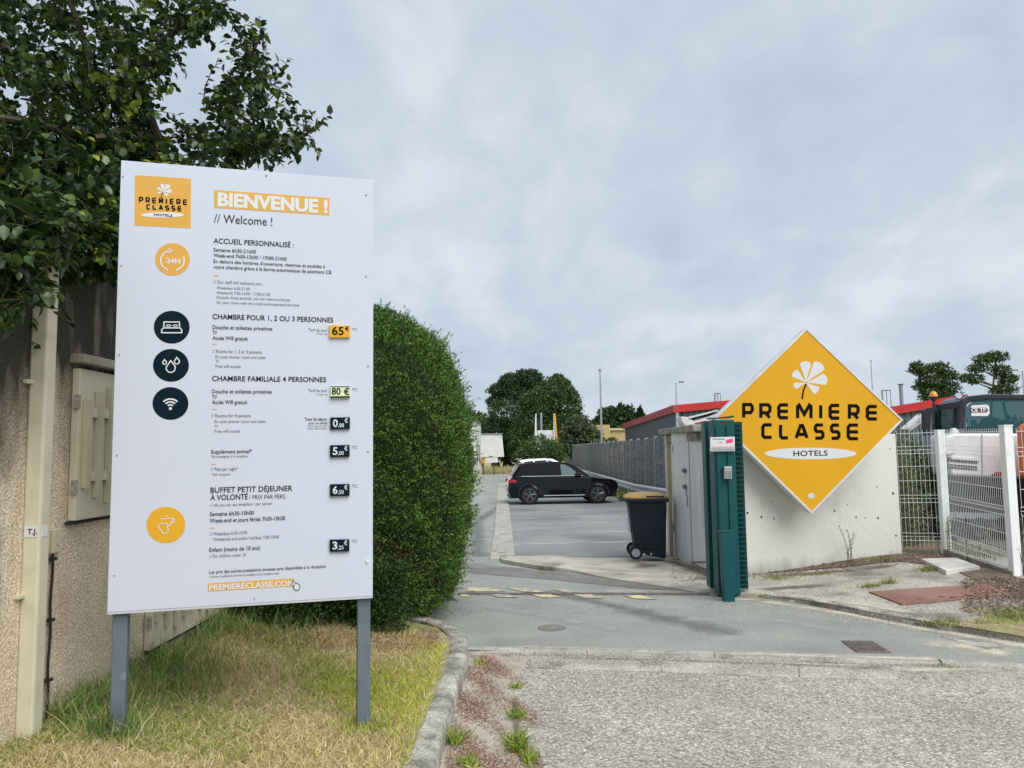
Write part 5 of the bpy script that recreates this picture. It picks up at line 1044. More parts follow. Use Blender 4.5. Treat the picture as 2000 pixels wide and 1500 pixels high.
mb = MB(); nrm = Vector((.06, .02)); mb.hexa([(*(t_-nrm), .1), (*(b_-nrm), .1), (*(b_+nrm), .1), (*(t_+nrm), .1), (*(t_-nrm), .285), (*(b_-nrm), .27), (*(b_+nrm), .27), (*(t_+nrm), .285)]); mb.obj('base_kerb', M['oldconc'], wf)

# ============================================================ VEGETATION
def tuft_points(n, poly_fn): pass
def grass(name, X, Y, Zf, ln, wd, cols, lean=.5, **k):
    n = len(X); P = np.stack([X, Y, np.array([Zf(a, b) for a, b in zip(X, Y)])-.01], 1)
    D = rng.normal(size=(n, 3))*[lean, lean, .12]; D[:, 2] = np.abs(D[:, 2])+.8
    o = leaves(name, P, D, rnd(n)*[1, 1, .1]+1e-3, ln, wd, cols, M['grass'], None, 'blade', bend=.45); prop(o, **k); return o
# lawn of the left verge
def field2(x, y, s, ph=0.): return np.sin(x*s+ph)*np.cos(y*s*1.3+ph*2)+.6*np.sin(x*s*2.3+y*s*1.7+ph)
n = 110000; X = rng.uniform(-2.66, -.57, n); Yg = 1.9+rng.random(n)**.8*5.3
keep = (X < -.57) & ((Yg < 6.55) | (X < -.75-.3*(Yg-6.5))); X, Yg = X[keep], Yg[keep]; n = len(X)
dens = field2(X, Yg, 2.1, .4)+.4*rng.normal(size=n); right = np.clip((X+1.6)*.9, 0, 1)
back = np.clip((Yg-6.3)*.9, 0, 1); keep = rng.random(n) > back*.93+.15*(dens < -.9); X, Yg, dens, right = X[keep], Yg[keep], dens[keep], right[keep]; n = len(X)
straw = np.array([(.74, .62, .36), (.62, .50, .28), (.48, .38, .20), (.80, .70, .44)]); green = np.array([(.22, .31, .05), (.30, .38, .06), (.17, .25, .05), (.42, .45, .09)]); lime = np.array([(.58, .58, .08), (.64, .62, .13), (.44, .50, .07)])
cs = straw[rng.integers(0, 4, n)]; cg = green[rng.integers(0, 4, n)]; cy_ = lime[rng.integers(0, 3, n)]
pg = np.clip(.22+.34*dens+.30*right-.28*(Yg < 4.1), 0.05, .92); isg = rng.random(n) < pg; cols = np.where(isg[:, None], np.where((rng.random(n) < right)[:, None], cy_, cg), cs)*(1+.25*(rng.random((n, 1))*2-1))
ln_ = np.where(isg, rng.uniform(.025, .07, n), rng.uniform(.02, .06, n)); 
grass('verge_grass', X, Yg, verge, ln_, rng.uniform(.003, .006, n), cols, lean=.9, label='dry yellow and green grass covering the verge under the white board', cat='grass')
# tall grass by the wall and round the post
def tall(name, cx, cy, sx, sy, n, l0, l1, cols, zf=verge, lean=.28, w_=(.004, .008), **k):
    X = rng.normal(cx, sx, n); Y_ = rng.normal(cy, sy, n); grass(name, X, Y_, zf, rng.uniform(l0, l1, n), rng.uniform(*w_, n), cols, lean, **k)
gc = lambda n: pick(n, [(.16, .26, .06), (.22, .32, .09), (.12, .20, .05), (.34, .38, .14), (.56, .50, .26)], .25, [.28, .25, .15, .17, .15])
n = 2000; X = WX+.03+np.abs(rng.normal(0, .16, n)); Y_ = rng.uniform(4.3, 6.9, n); k_ = .35+.5*np.sin(Y_*3.1)**2
grass('tall_grass', X, Y_, verge, rng.uniform(.10, .30, n)*k_, rng.uniform(.004, .008, n), gc(n), .4, label='tall green grass growing along the foot of the beige house wall', cat='grass')
pl_ = BP.pt(.055, 0, -.07); pr_ = BP.pt(bw-.05, 0, -.07)
tall('tall_grass', pl_[0]-.0, pl_[1]-.02, .10, .06, 260, .06, .22, gc(260), label='tall grass clump around the left post of the white board', cat='grass')
tall('tall_grass', pr_[0]+.02, pr_[1]-.03, .09, .06, 260, .03, .08, pick(260, [(.38, .42, .06), (.3, .36, .05)]), label='lime green grass clump around the right post of the white board', cat='grass')
tall('tall_grass', -2.25, 5.2, .17, .35, 700, .06, .18, gc(700), label='patch of taller green grass behind the left post of the board', cat='grass')
tall('tall_grass', -2.0, 6.6, .35, .15, 220, .08, .25, gc(220), label='thin grass stems under the dark hedge behind the board', cat='grass')
# weeds on the right
kk = 0
for (u, v, n, sp_, l1) in ((1850, 1216, 200, .09, .07), (1925, 1218, 160, .1, .06), (1980, 1205, 330, .13, .13), (1850, 1298, 200, .06, .06), (1950, 1296, 200, .08, .05), (1700, 1145, 160, .06, .07), (1735, 1138, 140, .05, .08), (1520, 1128, 260, .13, .06), (1600, 1120, 260, .13, .05), (1815, 1113, 250, .08, .09), (1490, 1165, 60, .03, .07), (1735, 1080, 200, .05, .22), (1720, 1094, 300, .1, .08), (1415, 1281, 50, .03, .07), (1320, 1092, 60, .05, .06)):
    p_ = GF(u, v, pav if v < 1270 else Lz(-.02)); zf = pav if v < 1270 else (lambda x, y: -.027)
    lab = ['grass tuft at the kerb left of the pavement verge', 'grass tuft in the middle of the right pavement verge', 'longest grass tuft on the right pavement verge at the picture edge', 'small grass tuft in the gutter by the right end of the kerb', 'flat grass tuft in the gutter at the far right', 'left one of two small weeds beside the rusty plate', 'right one of two small weeds behind the rusty plate', 'low moss and weeds at the left foot of the cream wall', 'low weeds at the middle foot of the cream wall', 'leafy weed at the left corner of the pale slab', 'tiny weed beside the green bollard on the kerb', 'dry straw coloured tuft at the right foot of the cream wall', 'low green weeds near the right foot of the cream wall', 'small dry tuft in the joint of the dropped kerb', 'tiny grass at the foot of the grey shelter door'][kk]; kk += 1
    cc = pick(n, [(.62, .54, .28), (.5, .42, .2)]) if 'straw' in lab or 'dry' in lab else pick(n, [(.16, .20, .05), (.28, .30, .09), (.45, .42, .2)])
    tall('grass_tuft', p_[0], p_[1], sp_, sp_*.7, n, l1*.3, l1, cc, zf, .6, (.005, .01), label=lab, cat='weed')
for i, (u, v, n, l1) in enumerate(((890, 1455, 90, .13), (1008, 1345, 60, .06), (1010, 1405, 90, .09), (1012, 1465, 160, .15), (915, 1498, 110, .08), (1035, 1490, 100, .09), (937, 1300, 60, .07))):
    p_ = GF(u, v, Lz(-.04)); tall('kerb_weed', p_[0], p_[1], .025, .035, n, l1*.4, l1, pick(n, [(.26, .36, .06), (.38, .44, .08), (.2, .28, .06)]), lambda x, y: -.027, .5, (.006, .013),
        label=['bright green weed against the left kerb near the bottom', 'tiny yellow green weed at the far end of the road edge crack', 'small yellow green weed in the road edge crack', 'largest bright green weed in the road edge crack', 'small lime weed at the bottom in the leaf litter', 'low lime weed at the bottom edge of the road crack', 'small weed beside the kerb corner by the driveway'][i], cat='weed')
# leaf litter
def litter(name, X, Y_, zf, s0, s1, cols, **k):
    n = len(X); P = np.stack([X, Y_, np.array([zf(a, b) for a, b in zip(X, Y_)])+rng.uniform(.002, .014, n)], 1); D = rnd(n)*[1, 1, .3]; Nn = rnd(n)*[.5, .5, .2]+[0, 0, 1]
    o = leaves(name, P, D, Nn, rng.uniform(s0, s1, n), rng.uniform(s0*.5, s1*.5, n), cols, M['litter'], None, 'quad'); prop(o, **k); return o
rb_ = [(.26, .10, .06), (.33, .15, .09), (.18, .09, .06), (.42, .27, .18), (.12, .07, .05)]
n = 30000; X = rng.uniform(-.40, .14, n); Y_ = rng.uniform(3.1, 6.7, n); dn_ = .55+.5*np.sin(X*9+Y_*3.1)*np.cos(Y_*4.3-X*6)+.35*np.sin(Y_*9.7+X*21)-np.clip((X+.12)*3.2, 0, 2)+.25*np.clip(5.0-Y_, 0, 1); kp_ = rng.random(n) < dn_*.9; X, Y_ = X[kp_], Y_[kp_]
litter('leaf_litter', X, Y_, lambda x, y: -.027, .008, .022, pick(len(X), [(.34, .13, .08), (.42, .20, .12), (.22, .11, .07), (.52, .36, .24), (.14, .085, .06), (.24, .17, .12)], .3), label='reddish brown fallen leaves gathered along the left kerb', cat='leaf litter')
n = 6500; X = rng.uniform(-2.4, -.66, n); Y_ = 6.28+np.abs(rng.normal(0, .42, n)); litter('leaf_litter', X, Y_, verge, .012, .03, pick(n, rb_, .3), label='brown fallen leaves on the verge under the hedge', cat='leaf litter')
n = 5200; q1 = [GF(u, v, pav) for u, v in zip(rng.uniform(1470, 2010, 260), rng.uniform(0, 1, 260)*0+[1112]*260)]
U_ = rng.uniform(1455, 1990, n); V_ = 1122-(U_-1455)*.10+rng.normal(0, 5, n); ex = rng.random(n) < .45; U_ = np.where(ex, rng.uniform(1880, 2020, n), U_); V_ = np.where(ex, rng.uniform(1128, 1196, n), V_)
pt_ = np.array([GF(a, b, pav) for a, b in zip(U_, V_)]); litter('leaf_litter', pt_[:, 0], pt_[:, 1], pav, .015, .045, pick(n, [(.16, .09, .06), (.24, .15, .10), (.09, .06, .045), (.35, .27, .19)], .3), label='dark dead leaves along the foot of the cream wall and fence', cat='leaf litter')
U_ = rng.uniform(1310, 1395, 500); V_ = rng.normal(1122, 10, 500); pt_ = np.array([GF(a, b, Lz(.05)) for a, b in zip(U_, V_)]); litter('leaf_litter', pt_[:, 0], pt_[:, 1], Lz(.05), .015, .035, pick(500, [(.12, .08, .06), (.2, .14, .1)], .3), label='dark debris on the apron beside the green gate post', cat='leaf litter')
n = 700; U_ = rng.uniform(940, 1900, n); V_ = 1286+(U_-1100)*.03+rng.normal(0, 2.2, n); pt_ = np.array([GF(a, b, Lz(-.045)) for a, b in zip(U_, V_)]); kp_ = rng.random(n) < np.where(U_ < 1120, 1, .25); pt_ = pt_[kp_]
litter('leaf_litter', pt_[:, 0], pt_[:, 1], lambda x, y: -.027, .008, .02, pick(len(pt_), rb_, .3), label='thin line of red brown leaves against the dropped kerb', cat='leaf litter')
# loose grit on the road edge and gutter
n = 9000; X = rng.uniform(-.1, 4.2, n); Y_ = 6.72-.13*X-.012*X*X-.13-np.abs(rng.normal(0, .16, n)); gcol = [(.62, .58, .50), (.45, .42, .36), (.30, .28, .24), (.72, .69, .62), (.20, .18, .15)]
litter('loose_grit', X, Y_, lambda x, y: -.030, .006, .014, pick(n, gcol, .25), label='loose grit gathered on the road edge below the dropped kerb', cat='gravel')
n = 5000; X = rng.uniform(-.05, 3.2, n); Y_ = rng.uniform(2.6, 6.3, n); litter('loose_grit', X, Y_, lambda x, y: -.034, .006, .012, pick(n, gcol, .25), label='scattered loose grit over the near pebbly road', cat='gravel')
n = 5200; U_ = rng.uniform(1390, 2050, n); V_ = 1168+(U_-1390)*.125+np.abs(rng.normal(0, 9, n)); pt_ = np.array([GF(a, b, Lz(0)) for a, b in zip(U_, V_)]); litter('loose_grit', pt_[:, 0], pt_[:, 1], Lz(0), .006, .014, pick(n, gcol, .25), label='sandy grit washed along the right kerb of the driveway', cat='gravel')
# small stones on the verge
for (u, v, r_, lab) in ((521, 1380, .022, 'small orange brown stone lying in the dry verge grass'), (748, 1234, .012, 'small white flower head by the hedge foot')):
    p_ = GF(u, v, verge); MB().dome((p_[0], p_[1], p_[2]), r_, r_*.8, 8, 3).obj('stone', M['beige'] if 'stone' in lab else M['white'], label=lab, cat='stone' if 'stone' in lab else 'flower')

# ---- hedge
hd = empty('hedge', (-1.4, 7.1, .1), label='tall clipped dark green hedge between the white board and the driveway', cat='hedge')
HC = np.array([-1.62, 8.35, 1.32]); HA = np.array([1.13, 1.27, 1.86])
def hedge_shape(d, inset=0.):
    """superquadric surface point in direction d (unit vectors)"""
    e = 2.7; k = (np.abs(d[:, 0]/HA[0])**e+np.abs(d[:, 1]/HA[1])**e+np.abs(d[:, 2]/HA[2])**e)**(-1/e)
    p = d*k[:, None]; n_ = np.sign(p)*np.abs(p/HA)**(e-1)/HA; n_ /= np.linalg.norm(n_, axis=1)[:, None]
    lum = .045*np.sin(p[:, 0]*5+p[:, 2]*4)*np.cos(p[:, 1]*5-p[:, 2]*3)+.035*np.sin(p[:, 2]*11+p[:, 0]*9+p[:, 1]*7)+.02*np.sin(p[:, 2]*23+p[:, 0]*19)*np.sin(p[:, 1]*21)
    p = p+n_*(lum-inset)[:, None]; q = p+HC
    f = 1-.09*np.clip((1.3-q[:, 2])/1.2, 0, 1); q[:, 0] = HC[0]+(q[:, 0]-HC[0])*f+.0; q[:, 1] = HC[1]+(q[:, 1]-HC[1])*f
    return q, n_, k
def hedge_pt(n):
    d_ = rnd(n*9); q, n_, k = hedge_shape(d_); wgt = k**2/np.clip((d_*n_).sum(1), .2, 1); ok = (rng.random(len(wgt)) < wgt/wgt.max()) & (q[:, 2] > .12) & (q[:, 1] < 9.3)
    return q[ok][:n], n_[ok][:n]
n = 135000; P, OUT = hedge_pt(n); n = len(P)
dep = np.abs(rng.normal(0, .05, n)); P = P-OUT*dep[:, None]+rng.normal(0, .012, (n, 3))
D = OUT*.8+rnd(n)*.8+[0, 0, .35]; hc = pick(n, [(.050, .115, .016), (.075, .165, .022), (.035, .075, .012), (.12, .23, .03), (.19, .30, .045)], .25, [.34, .31, .2, .11, .04])
br_ = (np.sin(P[:, 0]*3.1+P[:, 2]*2.3)*np.sin(P[:, 2]*3.7+P[:, 1]*2) > .86) & (rng.random(n) < .35); hc[br_] = (.16, .085, .04)
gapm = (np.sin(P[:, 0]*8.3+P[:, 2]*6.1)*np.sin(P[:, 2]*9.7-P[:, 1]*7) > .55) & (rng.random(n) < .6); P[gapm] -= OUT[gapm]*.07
leaves('foliage', P, D, rnd(n)+OUT, rng.uniform(.020, .040, n), rng.uniform(.010, .017, n), hc, M['hedge'], hd, 'quad').location = -Vector(hd.location)
ns = 3000; SP_, SN_ = hedge_pt(ns); mbt = MB(); LP, LD, LC = [], [], []
for i in range(len(SP_)):
    p0_ = Vector(SP_[i]); o_ = (Vector(SN_[i])+Vector((0, 0, .35))).normalized(); L_ = random.uniform(.04, .13)*(1.9 if random.random() < .10 else 1)
    d_ = (o_+Vector((random.gauss(0, .35), random.gauss(0, .35), random.gauss(0, .35)))).normalized(); mbt.tube([p0_-o_*.05, p0_+d_*L_], [.0022, .001], 3, cap=False)
    cb_i = random.choice([(.10, .20, .028), (.15, .27, .035), (.07, .15, .02)])
    for k in range(int(L_/.009)+3): LP.append(p0_+d_*(L_*random.uniform(-.2, 1))); LD.append(d_*.6+Vector(rnd(1)[0])*.9); LC.append(cb_i)
LP = np.array(LP); leaves('shoots', LP, np.array(LD), rnd(len(LP)), .026, .011, np.array(LC), M['hedge'], hd, 'quad').location = -Vector(hd.location)
seg = 40; lat = 22; dd_ = []
for j in range(lat+1):
    t_a = math.pi*j/lat
    for k in range(seg): an = 2*math.pi*k/seg; dd_.append((math.sin(t_a)*math.cos(an), math.sin(t_a)*math.sin(an), math.cos(t_a)))
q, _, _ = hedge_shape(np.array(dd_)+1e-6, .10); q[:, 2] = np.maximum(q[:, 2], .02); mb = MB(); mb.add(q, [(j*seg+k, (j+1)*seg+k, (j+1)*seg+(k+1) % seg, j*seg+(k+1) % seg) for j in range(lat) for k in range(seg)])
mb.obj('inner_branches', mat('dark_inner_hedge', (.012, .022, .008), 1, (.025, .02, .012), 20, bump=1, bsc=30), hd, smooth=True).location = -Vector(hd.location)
mo = mbt.obj('shoot_stems', M['twig'], hd, kind='stuff'); mo.location = -Vector(hd.location)

# low dark shrub filling the corner between the hedge foot and the house wall
def shrub_fill():
    r = empty('low_shrub', (-1.8, 7.0, .1), label='low dark shrub under the board between the hedge foot and the house', cat='shrub'); n = 16000
    X = rng.uniform(-2.6, -.95, n); Z = .1+rng.random(n)**.8*(.75-.15*np.sin(X*4)); Y_ = 6.85+.12*np.sin(X*7)+.25*np.abs(rng.normal(0, 1, n))+(Z-.1)*.15
    leaves('foliage', np.stack([X, Y_, Z], 1)-np.array(r.location), rnd(n)+[0, -.6, .3], rnd(n), rng.uniform(.025, .05, n), rng.uniform(.012, .022, n), pick(n, [(.03, .07, .012), (.045, .10, .016), (.02, .045, .01)], .25), M['hedge'], r, 'quad')
    mb = MB()
    for x in (-2.4, -2.0, -1.6, -1.2): mb.tube([(x+1.8, .15, 0), (x+1.85, .1, .25), (x+1.78, .12, .5)], [.014, .01, .006], 5)
    mb.obj('stems', M['twig'], r, kind='stuff')
shrub_fill()
# ---- near tree over the board
tree = empty('garden_tree', (-2.15, 7.5, .2), label='leafy dark green tree reaching over the house and the white board', cat='tree')
T0 = Vector(tree.location)
def W(u, v, Y): return Vector(PY(u, v, Y))
trk = MB(); base_ = Vector((-2.15, 7.5, .1)); fork = Vector((-2.3, 7.0, 2.6))
trk.tube([base_, base_+Vector((.03, -.1, .9)), base_+Vector((-.06, -.28, 1.8)), fork], [.10, .085, .075, .07], 10); trk.obj('trunk', M['bark'], tree).location = -T0
limbs = [[fork, W(330, 330, 6.3), W(210, 180, 6.0), W(150, 40, 5.8), W(100, -120, 5.7)], [fork, W(450, 330, 6.1), W(500, 270, 5.9), W(560, 270, 5.7), W(600, 262, 5.6)], [fork, W(300, 300, 6.0), W(180, 270, 5.4), W(60, 240, 5.0), W(-80, 220, 4.8)],
         [fork, W(300, 250, 6.2), W(290, 120, 6.0), W(370, 40, 5.8), W(430, 10, 5.6)], [fork, W(260, 380, 5.7), W(140, 400, 5.2), W(60, 400, 4.7), W(0, 440, 4.4)], [W(450, 320, 6.1), W(450, 220, 5.9), W(480, 130, 5.9), W(515, 60, 5.9)], [W(140, 400, 5.2), W(110, 480, 4.6), W(60, 560, 4.3), W(20, 620, 4.2)], [W(180, 270, 5.4), W(40, 120, 5.2), W(-60, 20, 5.2)]]
br = MB()
def smooth_line(pts, n=5):
    out_ = []
    for i in range(len(pts)-1):
        p0_ = pts[max(i-1, 0)]; p1_ = pts[i]; p2_ = pts[i+1]; p3_ = pts[min(i+2, len(pts)-1)]
        for k in range(n):
            t = k/n; out_.append(.5*((2*p1_)+(p2_-p0_)*t+(2*p0_-5*p1_+4*p2_-p3_)*t*t+(3*p1_-p0_-3*p2_+p3_)*t*t*t))
    out_.append(pts[-1]); return out_
for i, l_ in enumerate(limbs):
    q_ = smooth_line(l_); m0 = .045 if i < 5 else .022; br.tube(q_, [m0*(1-.8*j/len(q_))+.004 for j in range(len(q_))], 6, cap=False)
LP, LD, LN, LL, LC = [], [], [], [], []
dark = [(.014, .034, .010), (.020, .046, .012), (.030, .064, .015), (.045, .09, .02), (.08, .135, .026)]
lime_ = [(.22, .30, .04), (.30, .36, .05), (.14, .22, .035)]
def twig(p, d, L_, nl, pal, r=.003, size=.06, sag=.15):
    d = d.normalized(); pts = [p]; cur = Vector(p); dd_ = d.copy(); st_ = L_/5
    for k in range(5): dd_ = (dd_+Vector((random.gauss(0, .12), random.gauss(0, .12), random.gauss(0, .12)-sag*.3))).normalized(); cur = cur+dd_*st_; pts.append(cur.copy())
    br.tube(pts, [r, r*.9, r*.8, r*.65, r*.5, r*.35], 4, cap=False)
    for k in range(nl):
        t = (k+.6)/nl*5; i = min(4, int(t)); q_ = pts[i].lerp(pts[i+1], t-i); ax_ = (pts[i+1]-pts[i]).normalized(); o_ = Vector(rnd(1)[0]); o_ = (o_-ax_*o_.dot(ax_)).normalized()
        LP.append(q_); LD.append(ax_*.55+o_*.85+Vector((0, 0, -.25))); LN.append(Vector((random.gauss(0, .45), random.gauss(0, .45), 1))); LL.append(size*random.uniform(.75, 1.25)); c_ = random.choice(pal); j_ = random.uniform(.75, 1.25); LC.append((c_[0]*j_, c_[1]*j_, c_[2]*j_))
# dense clusters: (u, v, radius px, depth, twigs)
cl_ = [(60, 60, 110, 5.6, 80), (170, 110, 120, 5.8, 85), (60, 200, 120, 5.4, 90), (200, 220, 110, 5.8, 85), (290, 60, 80, 5.9, 40), (360, 40, 50, 5.8, 24), (400, 25, 34, 5.7, 14), (300, 105, 48, 5.8, 26), (120, 330, 110, 5.5, 85), (230, 320, 70, 5.9, 45), (30, 330, 90, 5.0, 50), (235, 170, 70, 6.0, 45), (60, 420, 70, 4.7, 30), (10, 520, 50, 4.4, 22), (40, 575, 34, 4.3, 12), (170, 410, 70, 5.6, 45), (300, 290, 45, 6.0, 24),
       (-60, 120, 130, 5.2, 60), (-50, 330, 120, 4.9, 50), (90, -80, 140, 5.6, 70), (250, -60, 120, 5.8, 40), (0, 480, 60, 4.5, 20),
       (470, 200, 52, 5.9, 30), (430, 240, 55, 6.0, 34), (500, 240, 40, 5.9, 22), (440, 290, 50, 6.0, 34), (350, 290, 40, 6.0, 22), (500, 290, 40, 5.9, 22), (535, 280, 28, 5.8, 10), (490, 150, 32, 5.9, 14), (530, 160, 26, 5.9, 9), (400, 300, 42, 6.0, 24), (480, 100, 22, 5.9, 6), (110, 260, 130, 6.6, 80), (130, 60, 120, 6.7, 60), (200, 400, 60, 6.4, 40), (180, 330, 90, 6.5, 60), (50, 470, 60, 5.4, 26), (130, 450, 45, 5.6, 20), (170, 440, 60, 5.9, 50), (200, 470, 50, 6.4, 40), (90, 420, 60, 5.2, 40), (150, 380, 70, 5.2, 40), (215, 380, 50, 5.8, 30), (30, 400, 40, 4.2, 22), (100, 430, 34, 4.5, 16), (150, 455, 38, 4.9, 30), (200, 480, 36, 5.1, 34), (225, 500, 26, 5.2, 20), (170, 500, 34, 5.0, 20)]
for (u, v, r_, Y, k_) in cl_:
    for _ in range(int(k_*(1.05 if u >= 250 else 2.0 if v > 300 else 1.02))):
        a_ = random.random()*2*math.pi; rr_ = r_*math.sqrt(random.random())*.95; uu, vv = u+rr_*math.cos(a_), v+rr_*math.sin(a_)*.9; p_ = W(uu, vv, Y+random.gauss(0, .28))
        if p_.x < -2.52 and p_.z < 3.2 and uu < 235: d_ = ray(uu, vv); xt = -(random.uniform(2.25, 2.56) if uu < 130 else random.uniform(2.46, 2.6)); p_ = Vector(CAM+d_*xt/d_[0])
        o_ = Vector((math.cos(a_)*.6, random.gauss(0, .6), -math.sin(a_)*.6+.15)); twig(p_-o_*.08, o_, random.uniform(.12, .24), random.randint(6, 9), dark if random.random() > .09 else lime_, size=.066)
# explicit shoots against the sky
for (u0, v0, u1, v1, Y, n_) in ((440, 160, 515, 50, 5.9, 22), (470, 150, 508, 66, 5.9, 14), (398, 190, 402, 95, 5.9, 12), (550, 150, 574, 116, 5.9, 7), (520, 200, 560, 140, 5.8, 12), (555, 275, 612, 250, 5.7, 16), (592, 262, 590, 200, 5.65, 12), (605, 262, 632, 240, 5.6, 6), (560, 290, 545, 318, 5.7, 6), (410, 20, 446, -6, 5.6, 8), (370, 60, 430, 40, 5.7, 16), (540, 200, 556, 180, 5.8, 5)):
    a_ = W(u0, v0, Y); b_ = W(u1, v1, Y); twig(a_, b_-a_, (b_-a_).length, n_, dark[2:]+[(.10, .15, .035)], .005, .052, 0.)
for (u0, v0, u1, v1, Y, n_) in ((60, 470, 140, 385, 4.05, 16), (90, 480, 130, 440, 4.05, 9), (40, 470, 20, 540, 4.1, 8), (60, 520, 145, 525, 4.05, 10), (20, 380, 110, 330, 4.6, 10), (250, 260, 235, 190, 5.5, 14), (150, 340, 180, 370, 5.3, 12), (230, 40, 300, 0, 5.7, 12), (70, 440, 60, 530, 4.05, 8), (100, 430, 130, 480, 4.0, 8), (0, 560, 60, 600, 4.2, 12), (0, 590, 30, 630, 4.15, 10)):
    a_ = W(u0, v0, Y); b_ = W(u1, v1, Y); twig(a_, b_-a_, (b_-a_).length, n_, lime_ if v1 < 460 and u0 != 0 else dark[2:], .005, .055, .1)
for l_ in limbs: 
    q_ = smooth_line(l_)[6:]
    for p_ in q_:
        for _ in range(3): o_ = Vector(rnd(1)[0]); twig(p_, o_, random.uniform(.15, .3), 8, dark, .004)
br.obj('branches', M['twig'], tree, kind='stuff').location = -T0
LL = np.array(LL); leaves('foliage', np.array(LP), np.array(LD), np.array(LN), LL, LL*.66, np.array(LC), M['leaf'], tree, 'leaf', bend=.18).location = -T0

# ---- tall weeds between wall and fence, and by posts
def weed(name, base, h, n, lab, cols, spread=.12, leaf=.05):
    r = empty(name, tuple(base), label=lab, cat='weed'); mb = MB(); P_, D_, C_ = [], [], []
    for i in range(n):
        x, y = random.gauss(0, spread), random.gauss(0, spread*.6); hh = h*random.uniform(.55, 1); lx, ly = random.gauss(0, .07), random.gauss(0, .07); pts = [(x+lx*t*t, y+ly*t*t, hh*t) for t in (0, .3, .6, .85, 1)]
        mb.tube(pts, [.005, .004, .0035, .003, .0015], 4, cap=False)
        for k in range(int(hh/.022)):
            t = random.random()**.7; P_.append((x+lx*t*t, y+ly*t*t, hh*t)); d_ = rnd(1)[0]; D_.append((d_[0], d_[1], .5)); C_.append(random.choice(cols))
    mb.obj('stems', M['twig'], r, kind='stuff'); n2 = len(P_); leaves('leaves', np.array(P_), np.array(D_), rnd(n2), rng.uniform(leaf*.5, leaf, n2), leaf*.2, np.array(C_)*(1+.2*rng.normal(size=(n2, 1))), M['grass'], r, 'quad')
wc = [(.16, .22, .08), (.24, .28, .13), (.10, .15, .05), (.36, .34, .2)]
b_ = GF(1800, 1070, lambda x, y: .2); weed('tall_weeds', (b_[0]-.05, b_[1]+.45, .15), 1.9, 34, 'tall feathery weeds growing behind the wire fence beside the wall', wc, .18, .07)
weed('tall_weeds', (b_[0]+.25, b_[1]+.9, .1), 2.15, 22, 'tallest weeds further behind the fence in front of the digger arm', wc, .2, .07)
b_ = GF(1657, 1100, pav); weed('wall_weed', b_, .55, 4, 'slender upright weed in front of the cream wall', [(.2, .28, .1), (.3, .36, .16)], .04, .05)
weed('post_weed', (p1[0]+.02, p1[1]-.12, .22), .85, 6, 'weed climbing beside the left white fence post', [(.12, .2, .05), (.2, .28, .08)], .06, .05)
weed('post_weed', (p2[0]+.06, p2[1]-.05, .2), .9, 5, 'thin weed climbing beside the right white fence post', [(.12, .2, .05), (.3, .3, .15)], .04, .04)
weed('fence_weeds', (p1[0]+.25, p1[1]-.6, .2), .6, 16, 'low green weeds behind the lower part of the wire fence', wc, .35, .05)
# dark shrub mass behind fence
def far_tree(name, base, h, blobs, n, ls, cols, lab, cat='tree', trunk=.25, group=None, parent_m=None, bst=.75, wf=1., r0=.55):
    r = empty(name, tuple(base), label=lab, cat=cat, group=group); bz = base[2]
    vol = np.array([b_[3]*b_[4] for b_ in blobs]); vol = vol/vol.sum(); P_, O_ = [], []
    for b_, f in zip(blobs, vol):
        k = int(n*f); d_ = rnd(k); rr_ = (r0+(1.05-r0)*rng.random(k)**.6)[:, None]; lump = 1+.16*np.sin(d_[:, :1]*7+b_[0])*np.cos(d_[:, 2:]*6+b_[2])+.12*np.sin(d_[:, 1:2]*13+d_[:, 2:]*11+b_[0]*3)+.07*rng.normal(size=(k, 1)); P_.append(np.array(b_[:3])+d_*rr_*lump*np.array([b_[3], b_[3], b_[4]])); O_.append(d_)
    P_ = np.concatenate(P_); O_ = np.concatenate(O_); P_[:, 2] = np.maximum(P_[:, 2], bz+.05); k = len(P_)
    cc = pick(k, cols, .2); 
    leaves('crown', P_-np.array(base), O_+rnd(k)*.9, O_+rnd(k)*.7, rng.uniform(ls*.6, ls*1.2, k), rng.uniform(ls*.4, ls*.8, k)*wf, cc, M['farleaf'], r, 'quad')
    mb = MB(); top = max(blobs, key=lambda q_: q_[2]); mb.tube([(0, 0, 0), (random.gauss(0, trunk*.5), 0, h*.3), (top[0]-base[0], top[1]-base[1], top[2]-bz)], [trunk, trunk*.8, trunk*.25], 8)
    for b_ in blobs:
        zs_ = (b_[2]-bz)*(bst-.3 if bst < .8 else bst); tx_ = (top[0]-base[0])*zs_/(top[2]-bz); mb.tube([(tx_, 0, zs_), (tx_*.5+(b_[0]-base[0])*.5, (b_[1]-base[1])*.5, (zs_+b_[2]-bz)/2), (b_[0]-base[0], b_[1]-base[1], b_[2]-bz)], [trunk*.5, trunk*.35, trunk*.15], 5)
    mb.obj('trunk', M['bark'], r); return r
def B(u, v, r_px, Y, fl=.85, dY=0.): p_ = PY(u, v, Y); s_ = Y/1500.; return (p_[0], Y+dY, p_[2], r_px*s_, r_px*s_*fl)
dk = [(.030, .058, .022), (.042, .078, .028), (.060, .105, .034), (.022, .042, .018)]; md_ = [(.055, .10, .028), (.08, .135, .035), (.04, .075, .024), (.11, .16, .045)]
x_ = PY(1800, 900, 13)[0]
far_tree('dark_shrub', (x_, 13.6, .1), 1.6, [(x_, 13.6, .9, .5, .8), (x_+.3, 13.8, 1.2, .35, .5)], 6000, .06, md_, 'dark green shrub behind the wire fence left of the digger', 'shrub', .03)
Yt = 88
def base(u, Y, z=-.4): p_ = PY(u, 900, Y); return (p_[0], Y, z)
